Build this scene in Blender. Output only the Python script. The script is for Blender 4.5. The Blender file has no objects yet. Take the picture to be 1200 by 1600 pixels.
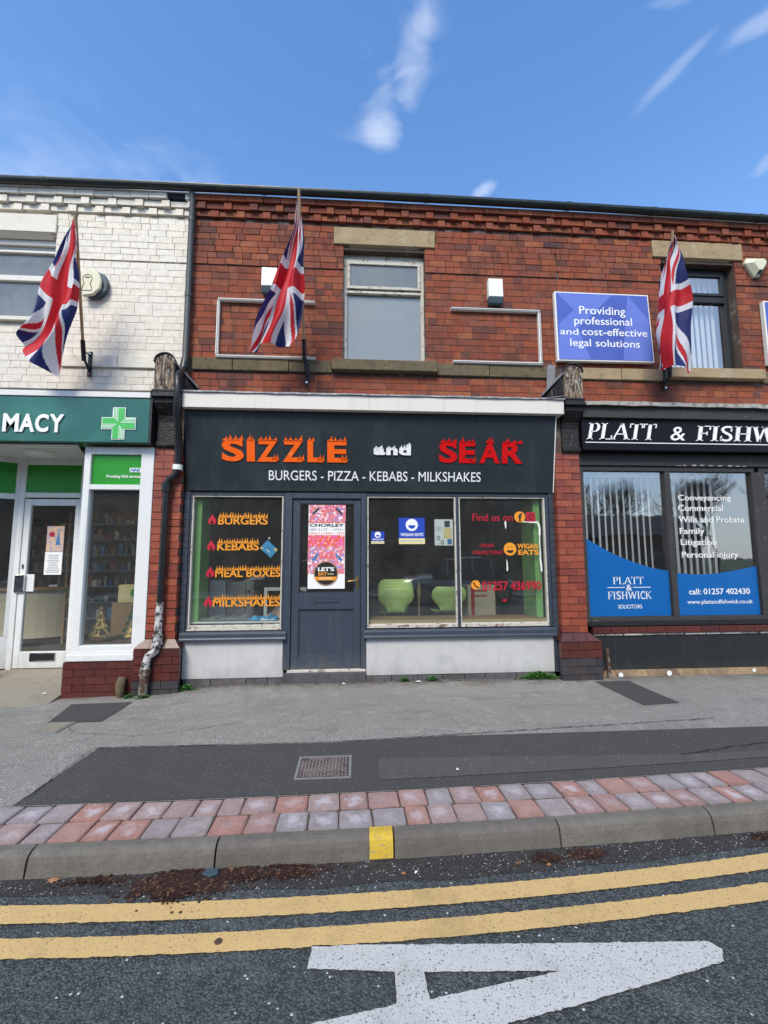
import bpy, bmesh, math, random
from mathutils import Matrix, Vector, noise
R = random.Random(7)
S = bpy.context.scene
C = S.collection
rad = math.radians

# ------------------------------------------------------------------ camera
cam = bpy.data.cameras.new('camera'); camo = bpy.data.objects.new('camera', cam); C.objects.link(camo)
cam.sensor_fit = 'VERTICAL'; cam.sensor_height = 36; cam.sensor_width = 27; cam.lens = 15.3
cam.clip_start = 0.05; cam.clip_end = 2000
_p, _y, _r = 0.10362, 0.06635, -0.00322
CAM = Vector((0, -5.4, 1.425))
_f = Vector((math.sin(_y)*math.cos(_p), math.cos(_y)*math.cos(_p), math.sin(_p)))
_r0 = Vector((math.cos(_y), -math.sin(_y), 0)); _u0 = _r0.cross(_f)
_rr = _r0*math.cos(_r) + _u0*math.sin(_r); _uu = _u0*math.cos(_r) - _r0*math.sin(_r)
m3 = Matrix((_rr, _uu, -_f)).transposed()
camo.matrix_world = Matrix.Translation(CAM) @ m3.to_4x4()
S.camera = camo

# ------------------------------------------------------------------ sun, sky, exposure
SUN_EL, SUN_AZ = rad(46), rad(200)          # sun stands behind the photographer, to the left
sd = bpy.data.lights.new('sun', 'SUN'); so = bpy.data.objects.new('sun', sd); C.objects.link(so)
sd.energy = 2.5; sd.angle = rad(22); sd.color = (1, .90, .74)
_d = Vector((math.sin(SUN_AZ)*math.cos(SUN_EL), math.cos(SUN_AZ)*math.cos(SUN_EL), math.sin(SUN_EL)))
so.rotation_euler = _d.to_track_quat('Z', 'Y').to_euler()
S.view_settings.view_transform = 'Standard'; S.view_settings.look = 'None'
S.view_settings.exposure = 0.58; S.view_settings.gamma = 1; S.view_settings.use_curve_mapping = False

W = bpy.data.worlds.new('World'); S.world = W; W.use_nodes = True
nt = W.node_tree; nt.nodes.clear()
def N(nt, t, **k):
    n = nt.nodes.new(t)
    for a, v in k.items():
        if a.startswith('i_'):
            n.inputs[a[2:].replace('_', ' ')].default_value = v
        else: setattr(n, a, v)
    return n
def L(nt, a, b): nt.links.new(a, b)
def mth(nt, op, a, b=None, c=None, clamp=False):
    n = nt.nodes.new('ShaderNodeMath'); n.operation = op; n.use_clamp = clamp
    for i, v in enumerate((a, b, c)):
        if v is None: continue
        if isinstance(v, (int, float)): n.inputs[i].default_value = v
        else: nt.links.new(v, n.inputs[i])
    return n.outputs[0]
def mixc(nt, f, a, b, mode='MIX'):
    n = nt.nodes.new('ShaderNodeMix'); n.data_type = 'RGBA'; n.blend_type = mode
    for s, v in ((n.inputs[0], f), (n.inputs[6], a), (n.inputs[7], b)):
        if isinstance(v, (int, float)): s.default_value = v
        elif isinstance(v, tuple): s.default_value = (*v, 1) if len(v) == 3 else v
        else: nt.links.new(v, s)
    return n.outputs[2]
sky = N(nt, 'ShaderNodeTexSky', sky_type='NISHITA', sun_disc=False, sun_elevation=SUN_EL, sun_rotation=SUN_AZ, air_density=1.0, dust_density=0.6, ozone_density=2.0, altitude=50)
geo = N(nt, 'ShaderNodeTexCoord'); vec = geo.outputs['Generated']
def vdot(v, d):
    n = nt.nodes.new('ShaderNodeVectorMath'); n.operation = 'DOT_PRODUCT'; L(nt, v, n.inputs[0]); n.inputs[1].default_value = d
    return n.outputs['Value']
map_ = N(nt, 'ShaderNodeMapping'); map_.inputs['Rotation'].default_value = (0.3, 0.5, 0.2); map_.inputs['Scale'].default_value = (1.0, 1.0, 2.2); L(nt, vec, map_.inputs[0])
nz = N(nt, 'ShaderNodeTexNoise', i_Scale=8.0, i_Detail=9.0, i_Roughness=.52, i_Distortion=.5); L(nt, map_.outputs[0], nz.inputs[0])
nzf = nz.outputs['Fac']
cloud = None
def wisp(direction, axis, la, lb, amp):
    """a wisp of cirrus round one direction of the sky, long along axis"""
    global cloud
    d = Vector(direction).normalized(); a = Vector(axis); a = (a - d*a.dot(d)).normalized(); b = d.cross(a)
    ga = mth(nt, 'DIVIDE', vdot(vec, a), la); gb = mth(nt, 'DIVIDE', vdot(vec, b), lb)
    q = mth(nt, 'ADD', mth(nt, 'MULTIPLY', ga, ga), mth(nt, 'MULTIPLY', gb, gb))
    g = mth(nt, 'EXPONENT', mth(nt, 'MULTIPLY', q, -1.0))
    g = mth(nt, 'MULTIPLY', g, mth(nt, 'GREATER_THAN', vdot(vec, d), 0.3))
    t = mth(nt, 'MULTIPLY', mth(nt, 'SUBTRACT', mth(nt, 'ADD', nzf, mth(nt, 'MULTIPLY', g, .36)), .62), 2.6 * amp, clamp=True)
    t = mth(nt, 'MULTIPLY', t, mth(nt, 'MULTIPLY', g, 1.6, clamp=True))
    cloud = t if cloud is None else mth(nt, 'ADD', cloud, t, clamp=True)
wisp((.047, .664, .746), (.10, -.1, .9), .070, .045, .5)
wisp((.085, .620, .780), (.22, -.3, .9), .090, .032, .36)
wisp((-.43, .700, .560), (1, .1, 0), .28, .12, .26)
wisp((.230, .714, .661), (.5, 0, .5), .032, .016, .5)
wisp((.464, .536, .706), (.55, .0, .6), .055, .009, .17)
wisp((.535, .472, .700), (.7, 0, .4), .040, .015, .26)
wisp((.424, .496, .760), (1, 0, .3), .045, .012, .3)
wisp((.605, .545, .580), (.5, 0, .3), .040, .020, .4)
# fair weather cloud over the rest of the dome, thin
nz2 = N(nt, 'ShaderNodeTexNoise', i_Scale=2.6, i_Detail=8.0, i_Roughness=.6, i_Distortion=.3); L(nt, map_.outputs[0], nz2.inputs[0])
back = mth(nt, 'MULTIPLY', mth(nt, 'SUBTRACT', vdot(vec, (0, -1, 0)), -.15), 1.6, clamp=True)
bc = mth(nt, 'MULTIPLY', mth(nt, 'MULTIPLY', mth(nt, 'SUBTRACT', nz2.outputs['Fac'], .30), 1.7, clamp=True), back)
cloud = mth(nt, 'ADD', cloud, mth(nt, 'MULTIPLY', bc, .8), clamp=True)
skyc = mixc(nt, 1.0, sky.outputs[0], (.80, 1.20, 1.52), 'MULTIPLY')
sepv = N(nt, 'ShaderNodeSeparateXYZ'); L(nt, vec, sepv.inputs[0])
hz = mth(nt, 'MULTIPLY', mth(nt, 'EXPONENT', mth(nt, 'MULTIPLY', sepv.outputs[2], -5.0)), .85, clamp=True)
skyc = mixc(nt, hz, skyc, (5.2, 5.5, 5.7))
col = mixc(nt, cloud, skyc, (6.3, 6.5, 6.8))
bg = N(nt, 'ShaderNodeBackground'); bg.inputs[1].default_value = 0.138
wo = N(nt, 'ShaderNodeOutputWorld'); L(nt, col, bg.inputs[0]); L(nt, bg.outputs[0], wo.inputs[0])

# ------------------------------------------------------------------ materials
MT = {}
def newmat(name):
    m = bpy.data.materials.new(name); m.use_nodes = True; t = m.node_tree; t.nodes.clear()
    o = N(t, 'ShaderNodeOutputMaterial'); b = N(t, 'ShaderNodeBsdfPrincipled'); L(t, b.outputs[0], o.inputs[0])
    MT[name] = m
    return m, t, b, o
def wpos(t):
    return N(t, 'ShaderNodeNewGeometry').outputs['Position']
def noi(t, v, scale, detail=5, rough=.55, dist=0, stretch=None):
    if stretch:
        mp = N(t, 'ShaderNodeMapping'); mp.inputs['Scale'].default_value = stretch; L(t, v, mp.inputs[0]); v = mp.outputs[0]
    n = N(t, 'ShaderNodeTexNoise', i_Scale=float(scale), i_Detail=float(detail), i_Roughness=rough, i_Distortion=float(dist)); L(t, v, n.inputs['Vector'])
    return n.outputs['Fac']
def thr(t, v, lo, hi):
    n = N(t, 'ShaderNodeMapRange'); n.inputs[1].default_value = lo; n.inputs[2].default_value = hi; L(t, v, n.inputs[0]); return n.outputs[0]
def M(name, col, rough=.7, metal=0, var=.25, vs=6, layers=(), bump=.15, bs=60, spec=.4, stretch=None, coat=0):
    """weathered surface: base colour + broad variation + stain layers (scale, lo, hi, colour, amount)"""
    m, t, b, o = newmat(name); p = wpos(t)
    dark = tuple(c*(1-var) for c in col); lite = tuple(min(1, c*(1+var*.6)) for c in col)
    c = mixc(t, noi(t, p, vs, 6, .6, .2, stretch), dark, lite)
    fine = noi(t, p, bs, 4, .6)
    c = mixc(t, thr(t, fine, .3, .7), c, mixc(t, .35*var/.25 if var < .5 else .5, c, dark))
    for (sc, lo, hi, lc, am) in layers:
        f = mth(t, 'MULTIPLY', thr(t, noi(t, p, sc, 7, .65, .3, stretch), lo, hi), am)
        c = mixc(t, f, c, lc)
    L(t, c, b.inputs['Base Color'])
    b.inputs['Metallic'].default_value = metal; b.inputs['Specular IOR Level'].default_value = spec
    r = N(t, 'ShaderNodeMapRange'); r.inputs[3].default_value = max(0, rough-.12); r.inputs[4].default_value = min(1, rough+.12)
    L(t, noi(t, p, vs*3, 4), r.inputs[0]); L(t, r.outputs[0], b.inputs['Roughness'])
    if coat: b.inputs['Coat Weight'].default_value = coat; b.inputs['Coat Roughness'].default_value = .06
    if bump:
        bn = N(t, 'ShaderNodeBump'); bn.inputs['Strength'].default_value = min(1, bump*2); bn.inputs['Distance'].default_value = .012
        L(t, mth(t, 'ADD', fine, mth(t, 'MULTIPLY', noi(t, p, bs*.25, 4), 1.0)), bn.inputs['Height']); L(t, bn.outputs[0], b.inputs['Normal'])
    return m
def brickmat(name, cols, rough=.8, bump=.5, soot=.6, spec=.3, stain=(.035,.024,.02)):
    m, t, b, o = newmat(name); g = N(t, 'ShaderNodeNewGeometry'); oi = N(t, 'ShaderNodeObjectInfo')
    rnd = mth(t, 'FRACT', mth(t, 'ADD', g.outputs['Random Per Island'], mth(t, 'MULTIPLY', oi.outputs['Random'], 7.31)))
    cr = N(t, 'ShaderNodeValToRGB'); e = cr.color_ramp; e.interpolation = 'CONSTANT'
    for i, cc in enumerate(cols):
        if i < 2: el = e.elements[i]
        else: el = e.elements.new(i/len(cols))
        el.position = i/len(cols); el.color = (*cc, 1)
    L(t, rnd, cr.inputs[0]); p = g.outputs['Position']
    c = mixc(t, thr(t, noi(t, p, 14, 6, .7), .3, .7), cr.outputs[0], mixc(t, .5, cr.outputs[0], tuple(x*.45 for x in cols[0])))
    c = mixc(t, mth(t, 'MULTIPLY', thr(t, noi(t, p, 90, 3, .6), .52, .72), .55), c, stain)
    c = mixc(t, mth(t, 'MULTIPLY', thr(t, noi(t, p, 1.3, 7, .7, .4), .5, .68), soot), c, stain)
    c = mixc(t, mth(t, 'MULTIPLY', thr(t, noi(t, p, 34, 4, .6), .66, .76), .25), c, (.5, .42, .36))
    c = mixc(t, mth(t, 'MULTIPLY', thr(t, noi(t, p, 1.6, 6, .65, .2, (5, 5, .55)), .52, .72), soot*.8), c, stain)
    L(t, c, b.inputs['Base Color']); b.inputs['Roughness'].default_value = rough; b.inputs['Specular IOR Level'].default_value = spec
    bn = N(t, 'ShaderNodeBump'); bn.inputs['Strength'].default_value = bump; bn.inputs['Distance'].default_value = .01
    L(t, mth(t, 'ADD', noi(t, p, 110, 4, .7), noi(t, p, 35, 3)), bn.inputs['Height']); L(t, bn.outputs[0], b.inputs['Normal'])
    return m
RED = [(.285,.068,.034),(.315,.082,.040),(.245,.060,.034),(.345,.102,.048),(.20,.058,.038),(.30,.088,.048),(.36,.118,.055),(.255,.074,.044),(.145,.055,.045),(.32,.075,.036),(.335,.088,.036),(.27,.088,.055)]
brickmat('red_brick', RED)
brickmat('glazed_brick', [(.33,.072,.035),(.38,.09,.042),(.29,.06,.032),(.35,.08,.04),(.24,.05,.035)], rough=.45, bump=.15, soot=.2, spec=.5)
brickmat('maroon_brick', [(.105,.022,.018),(.125,.028,.022),(.09,.02,.018),(.115,.028,.02)], rough=.35, bump=.12, soot=.3, spec=.5)
brickmat('dark_plinth_brick', [(.05,.048,.055),(.06,.055,.06),(.045,.045,.055),(.07,.055,.055)], rough=.6, bump=.2, soot=.2)
brickmat('white_brick', [(.84,.78,.67),(.86,.80,.70),(.82,.76,.64),(.85,.79,.68)], rough=.55, bump=.35, soot=.06, stain=(.42,.37,.28))
brickmat('navy_brick', [(.05,.066,.09),(.055,.07,.095),(.046,.06,.085)], rough=.45, bump=.1, soot=.1)
brickmat('tan_tile', [(.34,.24,.16),(.38,.25,.15),(.28,.2,.14),(.42,.31,.18),(.25,.16,.12)], rough=.8, bump=.25, soot=.4)
brickmat('block_paver', [(.37,.225,.195),(.40,.245,.215),(.33,.285,.285),(.40,.205,.165),(.34,.30,.30),(.38,.28,.26),(.31,.29,.30),(.41,.23,.19),(.36,.25,.235)], rough=.9, bump=.35, soot=.35, stain=(.12,.11,.11))
_m = MT['block_paver']; t = _m.node_tree; b = next(n for n in t.nodes if n.type == 'BSDF_PRINCIPLED'); src = b.inputs['Base Color'].links[0].from_socket
tc = N(t, 'ShaderNodeTexCoord'); vm = N(t, 'ShaderNodeVectorMath', operation='DISTANCE'); L(t, tc.outputs['Object'], vm.inputs[0]); vm.inputs[1].default_value = (0, 0, .5)
ring = mth(t, 'ADD', mth(t, 'SUBTRACT', .42, vm.outputs['Value']), mth(t, 'MULTIPLY', mth(t, 'SUBTRACT', noi(t, wpos(t), 16, 6, .7, .5), .5), 1.5))
oi = N(t, 'ShaderNodeObjectInfo')
L(t, mixc(t, mth(t, 'MULTIPLY', thr(t, ring, .05, .35), mth(t, 'MULTIPLY', oi.outputs['Random'], .75)), src, (.50, .455, .48)), b.inputs['Base Color'])
brickmat('kerb_concrete', [(.17,.155,.132),(.18,.165,.142),(.155,.14,.122)], rough=.9, bump=.5, soot=.55, stain=(.085,.075,.065))
brickmat('plinth_stone', [(.12,.12,.125),(.10,.10,.11),(.14,.13,.13)], rough=.85, bump=.4, soot=.6)
M('mortar', (.125,.085,.068), .95, var=.5, vs=5, layers=[(3,.56,.66,(.34,.30,.26),.8),(1.2,.5,.7,(.045,.035,.03),.7)], bs=120, bump=.4)
M('white_mortar', (.76,.70,.59), .8, var=.2, vs=5, layers=[(6,.56,.66,(.30,.25,.19),.7)], bs=90, bump=.3)
M('sandstone', (.40,.30,.175), .9, var=.3, vs=4, layers=[(9,.52,.7,(.17,.125,.08),.6),(2.5,.58,.7,(.48,.42,.31),.6)], bump=.3, bs=70)
M('mossy_stone', (.17,.135,.08), .95, var=.45, vs=7, layers=[(12,.52,.66,(.07,.065,.035),.8),(5,.58,.7,(.28,.21,.12),.7)], bump=.4, bs=60)
M('white_stone', (.72,.68,.58), .7, var=.12, vs=4, layers=[(6,.6,.7,(.4,.36,.28),.6)], bump=.2)
M('white_paint', (.70,.69,.67), .45, var=.06, vs=5, layers=[(4,.6,.75,(.5,.48,.43),.3)], bump=.03)
M('cream_board', (.70,.66,.60), .5, var=.05, vs=3, layers=[(40,.70,.74,(.35,.25,.15),.6)], bump=.05, stretch=(1,1,2))
M('upvc', (.72,.725,.71), .3, var=.07, vs=5, layers=[(5,.58,.72,(.5,.53,.5),.3)], bump=.0)
M('peeling_paint', (.62,.585,.51), .8, var=.2, vs=9, layers=[(14,.56,.63,(.20,.16,.11),.85),(30,.62,.67,(.06,.05,.04),.9)], bump=.35, bs=90)
M('peeling_red', (.60,.54,.46), .8, var=.25, vs=8, layers=[(9,.57,.63,(.15,.045,.035),.85),(16,.58,.64,(.06,.05,.045),.9)], bump=.35, bs=90)
M('navy_paint', (.042,.055,.078), .42, var=.18, vs=4, layers=[(28,.70,.73,(.45,.45,.45),.8),(6,.6,.75,(.08,.09,.10),.4)], bump=.06)
M('fascia_panel', (.024,.032,.038), .36, var=.16, vs=2.2, layers=[(1.6,.52,.72,(.055,.07,.082),.6)], bump=.0, stretch=(1,1,.25), coat=.25)
M('black_gloss', (.006,.006,.009), .45, var=.1, vs=3, bump=0, spec=.18)
M('black_paint', (.016,.016,.018), .45, var=.3, vs=6, layers=[(18,.6,.66,(.10,.09,.08),.5)], bump=.15)
M('old_timber', (.016,.015,.015), .5, var=.5, vs=5, layers=[(5,.60,.65,(.13,.09,.055),.85),(24,.68,.72,(.30,.25,.20),.6)], bump=.5, bs=40, stretch=(4,4,1))
M('split_timber', (.055,.04,.03), .85, var=.5, vs=5, layers=[(7,.45,.56,(.26,.19,.13),.9),(16,.56,.62,(.52,.47,.42),.9)], bump=.9, bs=40, stretch=(4,4,.8))
M('grey_timber', (.045,.043,.042), .6, var=.35, vs=3, layers=[(20,.64,.70,(.35,.32,.28),.7)], bump=.2, stretch=(.6,1,3))
M('lead', (.23,.235,.245), .6, metal=.25, var=.35, vs=7, layers=[(10,.52,.62,(.42,.42,.42),.7),(16,.56,.64,(.07,.07,.07),.7)], bump=.4, bs=40)
M('pale_flashing', (.42,.40,.36), .8, var=.3, vs=6, layers=[(14,.5,.6,(.13,.12,.11),.7)], bump=.4, bs=40)
M('gutter_plastic', (.02,.028,.028), .35, var=.3, vs=4, layers=[(5,.5,.7,(.05,.07,.06),.6)], bump=.05)
M('grey_pipe', (.06,.072,.075), .5, var=.25, vs=4, bump=.1)
M('pipe_black', (.018,.018,.02), .32, var=.3, vs=8, layers=[(14,.64,.68,(.45,.45,.43),.6)], bump=.1)
M('pipe_flaking', (.05,.045,.04), .7, var=.5, vs=8, layers=[(15,.46,.50,(.55,.54,.52),.95),(30,.6,.64,(.15,.06,.03),.9)], bump=.7, bs=40)
M('rusty_iron', (.10,.06,.04), .8, var=.5, vs=8, layers=[(14,.5,.58,(.35,.32,.28),.6)], bump=.4)
M('render_white', (.52,.515,.515), .8, var=.14, vs=5, layers=[(3,.5,.7,(.36,.36,.355),.5),(8,.6,.7,(.34,.34,.33),.4),(60,.66,.72,(.35,.35,.36),.35)], bump=.12, bs=130)
M('slate_black', (.018,.020,.022), .5, var=.2, vs=5, bump=.05)
M('roof_slate', (.06,.062,.07), .7, var=.3, vs=4, bump=.3)
M('wall_inner_grey', (.10,.105,.11), .8, var=.1, vs=2, bump=.05)
M('wall_inner_dark', (.085,.085,.075), .85, var=.2, vs=2, bump=.05)
M('lime_paint', (.22,.46,.15), .6, var=.08, vs=2, bump=.02)
M('lime_plastic', (.72,.93,.30), .32, var=.04, vs=3, bump=0)
M('chrome', (.6,.6,.6), .18, metal=1, var=.05, bump=0)
M('brass', (.55,.38,.15), .35, metal=1, var=.2, bump=0)
M('wood_board', (.36,.21,.10), .6, var=.25, vs=10, bump=.1, stretch=(.5,3,3))
M('pale_wood', (.50,.36,.20), .65, var=.25, vs=9, bump=.1, stretch=(3,3,.6))
M('grey_laminate', (.24,.245,.25), .5, var=.06, vs=3, bump=0)
M('board_grey', (.44,.44,.43), .7, var=.05, vs=3, layers=[(5,.66,.72,(.55,.54,.5),.4)], bump=.05)
M('white_laminate', (.76,.76,.74), .4, var=.05, vs=3, bump=0)
M('beige_panel', (.50,.43,.32), .4, var=.05, vs=2, bump=0)
M('vinyl_orange', (.80,.30,.025), .5, var=.12, vs=30, bump=0)
M('sign_orange', (.95,.13,.008), .35, var=.12, vs=14, layers=[(12,.6,.68,(.95,.30,.12),.6)], bump=0)
M('sign_red', (.62,.004,.004), .35, var=.15, vs=14, layers=[(12,.68,.72,(.9,.30,.22),.7)], bump=0)
M('sign_white', (.85,.86,.86), .4, var=.03, bump=0)
M('vinyl_red', (.42,.012,.03), .5, var=.15, vs=20, bump=0)
M('flame_red', (.50,.012,.035), .5, var=.15, vs=20, bump=0)
M('pharmacy_green', (.012,.11,.075), .22, var=.25, vs=1.2, layers=[(1.2,.5,.62,(.03,.17,.12),.7)], bump=0, coat=.5)
M('panel_green', (.03,.30,.03), .28, var=.3, vs=2.5, bump=0, stretch=(.4,.4,1.5))
M('cross_green', (.07,.46,.10), .35, var=.05, bump=0)
M('sign_blue', (.075,.12,.44), .28, var=.10, vs=1.0, bump=0)
M('sign_blue_light', (.13,.19,.58), .28, var=.06, vs=1.0, bump=0)
M('film_blue', (.006,.11,.36), .3, var=.05, vs=1, bump=0)
M('badge_blue', (.02,.06,.42), .4, var=.04, bump=0)
M('card_blue', (.07,.38,.68), .4, var=.1, vs=20, bump=0)
M('cream_strip', (.78,.62,.30), .5, var=.06, bump=0)
M('paper_white', (.80,.80,.78), .6, var=.04, bump=0)
M('paper_grey', (.30,.30,.32), .6, var=.05, bump=0)
M('pink_print', (.80,.20,.26), .5, var=.4, vs=26, layers=[(22,.52,.56,(.22,.25,.62),.85),(30,.54,.58,(.92,.82,.82),.95),(44,.58,.61,(.85,.35,.08),.9)], bump=0)
M('orange_print', (.85,.13,.06), .5, var=.3, vs=26, layers=[(26,.5,.55,(.75,.12,.42),.85),(34,.58,.62,(.92,.7,.6),.9)], bump=0)
M('sunset_print', (.75,.50,.32), .5, var=.3, vs=22, layers=[(26,.48,.6,(.25,.30,.50),.8)], bump=0)
M('steel_blue', (.04,.20,.42), .5, var=.2, vs=20, bump=0)
M('rubber_black', (.012,.012,.012), .6, var=.2, bump=0)
M('alarm_white', (.80,.79,.72), .4, var=.1, vs=10, layers=[(12,.6,.7,(.5,.48,.4),.4)], bump=.03)
M('alarm_cream', (.66,.64,.46), .4, var=.1, vs=8, bump=0)
M('alarm_blue', (.045,.075,.095), .4, var=.1, bump=0)
M('gold_foil', (.75,.52,.20), .35, metal=.8, var=.3, vs=30, bump=.2)
M('tinsel_green', (.015,.10,.045), .4, var=.5, vs=40, bump=.2)
M('flag_pole', (.42,.29,.16), .7, var=.2, vs=7, bump=.1, stretch=(5,5,.6))
M('leaf_green', (.05,.16,.025), .6, var=.35, vs=30, bump=0)
brickmat('leaf_litter', [(.045,.016,.012),(.03,.012,.010),(.06,.022,.014),(.022,.012,.010),(.05,.02,.012),(.035,.014,.010),(.16,.085,.04),(.028,.012,.009)], rough=.7, bump=.1, soot=.2)
M('dry_leaf', (.38,.17,.07), .7, var=.35, vs=40, bump=.1)
M('grit_pale', (.55,.54,.50), .8, var=.3, vs=50, bump=0)
M('bark', (.055,.045,.032), .9, var=.35, vs=8, bump=.4)
M('field_green', (.05,.07,.03), .9, var=.3, vs=1, bump=.3)
M('far_building', (.16,.09,.065), .85, var=.25, vs=2, bump=.1)
M('far_roof', (.05,.05,.055), .8, var=.2, vs=3, bump=.1)
M('car_paint', (.26,.28,.30), .25, var=.05, bump=0, coat=.8)
M('car_glass', (.01,.012,.014), .05, var=.0, bump=0)
M('tyre', (.015,.015,.015), .8, var=.2, bump=.1)
M('cast_iron', (.085,.072,.072), .65, metal=.2, var=.4, vs=14, layers=[(9,.48,.56,(.20,.165,.155),.6)], bump=.2)
M('iron_raised', (.26,.215,.20), .6, metal=.1, var=.35, vs=10, layers=[(7,.52,.6,(.12,.10,.095),.9)], bump=.1)
M('concrete_cover', (.22,.215,.20), .9, var=.25, vs=10, bump=.3)
M('ramp_concrete', (.27,.24,.19), .9, var=.25, vs=3, layers=[(7,.5,.7,(.17,.15,.12),.6)], bump=.3, bs=90)

def tarmac(name, base, lite, dark, scale, spec_amt, bump, big=.3, rough=.9, gravel=.5, foot=False, pits=False):
    m, t, b, o = newmat(name); p = wpos(t)
    v = N(t, 'ShaderNodeTexVoronoi', i_Scale=float(scale)); L(t, p, v.inputs['Vector'])
    v.inputs['Randomness'].default_value = 1
    sep = N(t, 'ShaderNodeSeparateColor'); L(t, v.outputs['Color'], sep.inputs[0])
    c = mixc(t, thr(t, sep.outputs[0], 0.0, 1.0), dark, base)
    c = mixc(t, mth(t, 'MULTIPLY', thr(t, sep.outputs[1], .55, 1.0), gravel), c, lite)
    c = mixc(t, mth(t, 'MULTIPLY', mth(t, 'GREATER_THAN', sep.outputs[2], 1-spec_amt), .9), c, tuple(min(1, x*3.2+.05) for x in lite))
    c = mixc(t, mth(t, 'MULTIPLY', thr(t, v.outputs['Distance'], .35, .75), .75), c, tuple(x*.4 for x in dark))
    f = noi(t, p, .9, 7, .68, .4)
    c = mixc(t, mth(t, 'MULTIPLY', thr(t, f, .42, .68), big), c, tuple(x*.55 for x in base))
    spots_ = noi(t, p, 11, 2, .4)
    c = mixc(t, mth(t, 'MULTIPLY', thr(t, spots_, .72, .76), .5), c, tuple(x*.45 for x in base))
    if pits: c = mixc(t, mth(t, 'MULTIPLY', thr(t, noi(t, p, 42, 3, .55), .56, .64), .85), c, tuple(x*.32 for x in base))
    if foot:
        sx = N(t, 'ShaderNodeSeparateXYZ'); L(t, p, sx.inputs[0])
        grime = mth(t, 'ADD', thr(t, sx.outputs[1], -.55, -.02), mth(t, 'MULTIPLY', mth(t, 'SUBTRACT', noi(t, p, 4, 7, .7, .4), .5), 2.2))
        c = mixc(t, mth(t, 'MULTIPLY', thr(t, grime, .45, 1.0), .75), c, (.11,.095,.075))
        c = mixc(t, mth(t, 'MULTIPLY', thr(t, noi(t, p, 2.2, 8, .75, .8, (.6, 1.6, 1)), .52, .62), .45), c, (.15,.145,.135))
    f2 = noi(t, p, 5, 6, .7, .2)
    c = mixc(t, mth(t, 'MULTIPLY', thr(t, f2, .55, .72), big*.9), c, mixc(t, .5, c, lite))
    L(t, c, b.inputs['Base Color']); b.inputs['Roughness'].default_value = rough; b.inputs['Specular IOR Level'].default_value = .3
    bn = N(t, 'ShaderNodeBump'); bn.inputs['Strength'].default_value = bump; bn.inputs['Distance'].default_value = .006
    hh = mth(t, 'ADD', mth(t, 'MULTIPLY', v.outputs['Distance'], -1.2), noi(t, p, scale*.8, 3))
    L(t, hh, bn.inputs['Height']); L(t, bn.outputs[0], b.inputs['Normal'])
    return m
tarmac('road_asphalt', (.108,.124,.128), (.205,.225,.225), (.042,.048,.050), 118, .003, .8, .5, pits=True)
tarmac('gutter_asphalt', (.062,.058,.055), (.13,.125,.12), (.032,.030,.028), 150, .012, .6, .4)
tarmac('footway_grey', (.395,.378,.338), (.55,.53,.475), (.22,.21,.19), 170, .004, .6, .62, foot=True)
tarmac('footway_dark', (.092,.090,.086), (.135,.132,.126), (.062,.060,.058), 230, .002, .35, .35, gravel=.35)
tarmac('footway_worn', (.125,.119,.110), (.18,.172,.16), (.080,.077,.075), 210, .004, .4, .55, gravel=.4)

def roadpaint(name, colr, under, wear):
    m, t, b, o = newmat(name); p = wpos(t)
    c = mixc(t, noi(t, p, 8, 6, .6), tuple(x*.82 for x in colr), colr)
    c = mixc(t, mth(t, 'MULTIPLY', thr(t, noi(t, p, 60, 4, .6), .5, .75), .30), c, tuple(x*.55 for x in colr))
    c = mixc(t, mth(t, 'MULTIPLY', thr(t, noi(t, p, 3.5, 8, .75, .5), .53, .66), .45), c, tuple(x*.5 for x in colr))
    c = mixc(t, thr(t, noi(t, p, 115, 3, .7), .66-wear, .69-wear), c, under)
    L(t, c, b.inputs['Base Color']); b.inputs['Roughness'].default_value = .75
    bn = N(t, 'ShaderNodeBump'); bn.inputs['Strength'].default_value = .5; bn.inputs['Distance'].default_value = .004
    L(t, noi(t, p, 120, 4, .7), bn.inputs['Height']); L(t, bn.outputs[0], b.inputs['Normal'])
    return m
roadpaint('yellow_line_paint', (.62,.42,.17), (.09,.09,.09), .045)
roadpaint('white_line_paint', (.53,.53,.505), (.09,.095,.10), .065)
roadpaint('kerb_yellow', (.60,.40,.03), (.25,.22,.17), .075)

def splash(name, z0, z1, colr, amt):
    """road dirt thrown up on the foot of a surface"""
    m = MT[name]; t = m.node_tree; b = next(n for n in t.nodes if n.type == 'BSDF_PRINCIPLED'); src = b.inputs['Base Color'].links[0].from_socket
    p = wpos(t); sx = N(t, 'ShaderNodeSeparateXYZ'); L(t, p, sx.inputs[0])
    f = mth(t, 'ADD', thr(t, sx.outputs[2], z1, z0), mth(t, 'MULTIPLY', mth(t, 'SUBTRACT', noi(t, p, 7, 8, .7, .4, (1, 1, .5)), .5), 1.6))
    c = mixc(t, mth(t, 'MULTIPLY', thr(t, f, .45, 1.15), amt), src, colr)
    c = mixc(t, mth(t, 'MULTIPLY', thr(t, noi(t, p, 3.2, 7, .7, .2, (4, 4, .35)), .54, .70), amt*.5), c, colr)
    L(t, c, b.inputs['Base Color'])
splash('render_white', .0, .28, (.24,.225,.20), .42); splash('navy_paint', .08, .5, (.12,.12,.115), .55); splash('slate_black', .0, .25, (.06,.058,.052), .4); splash('upvc', -.05, .6, (.34,.33,.28), .6)
splash('fascia_panel', 2.1, 2.5, (.07,.08,.085), .45); splash('cream_board', 3.1, 3.26, (.35,.31,.25), .7)
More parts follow.
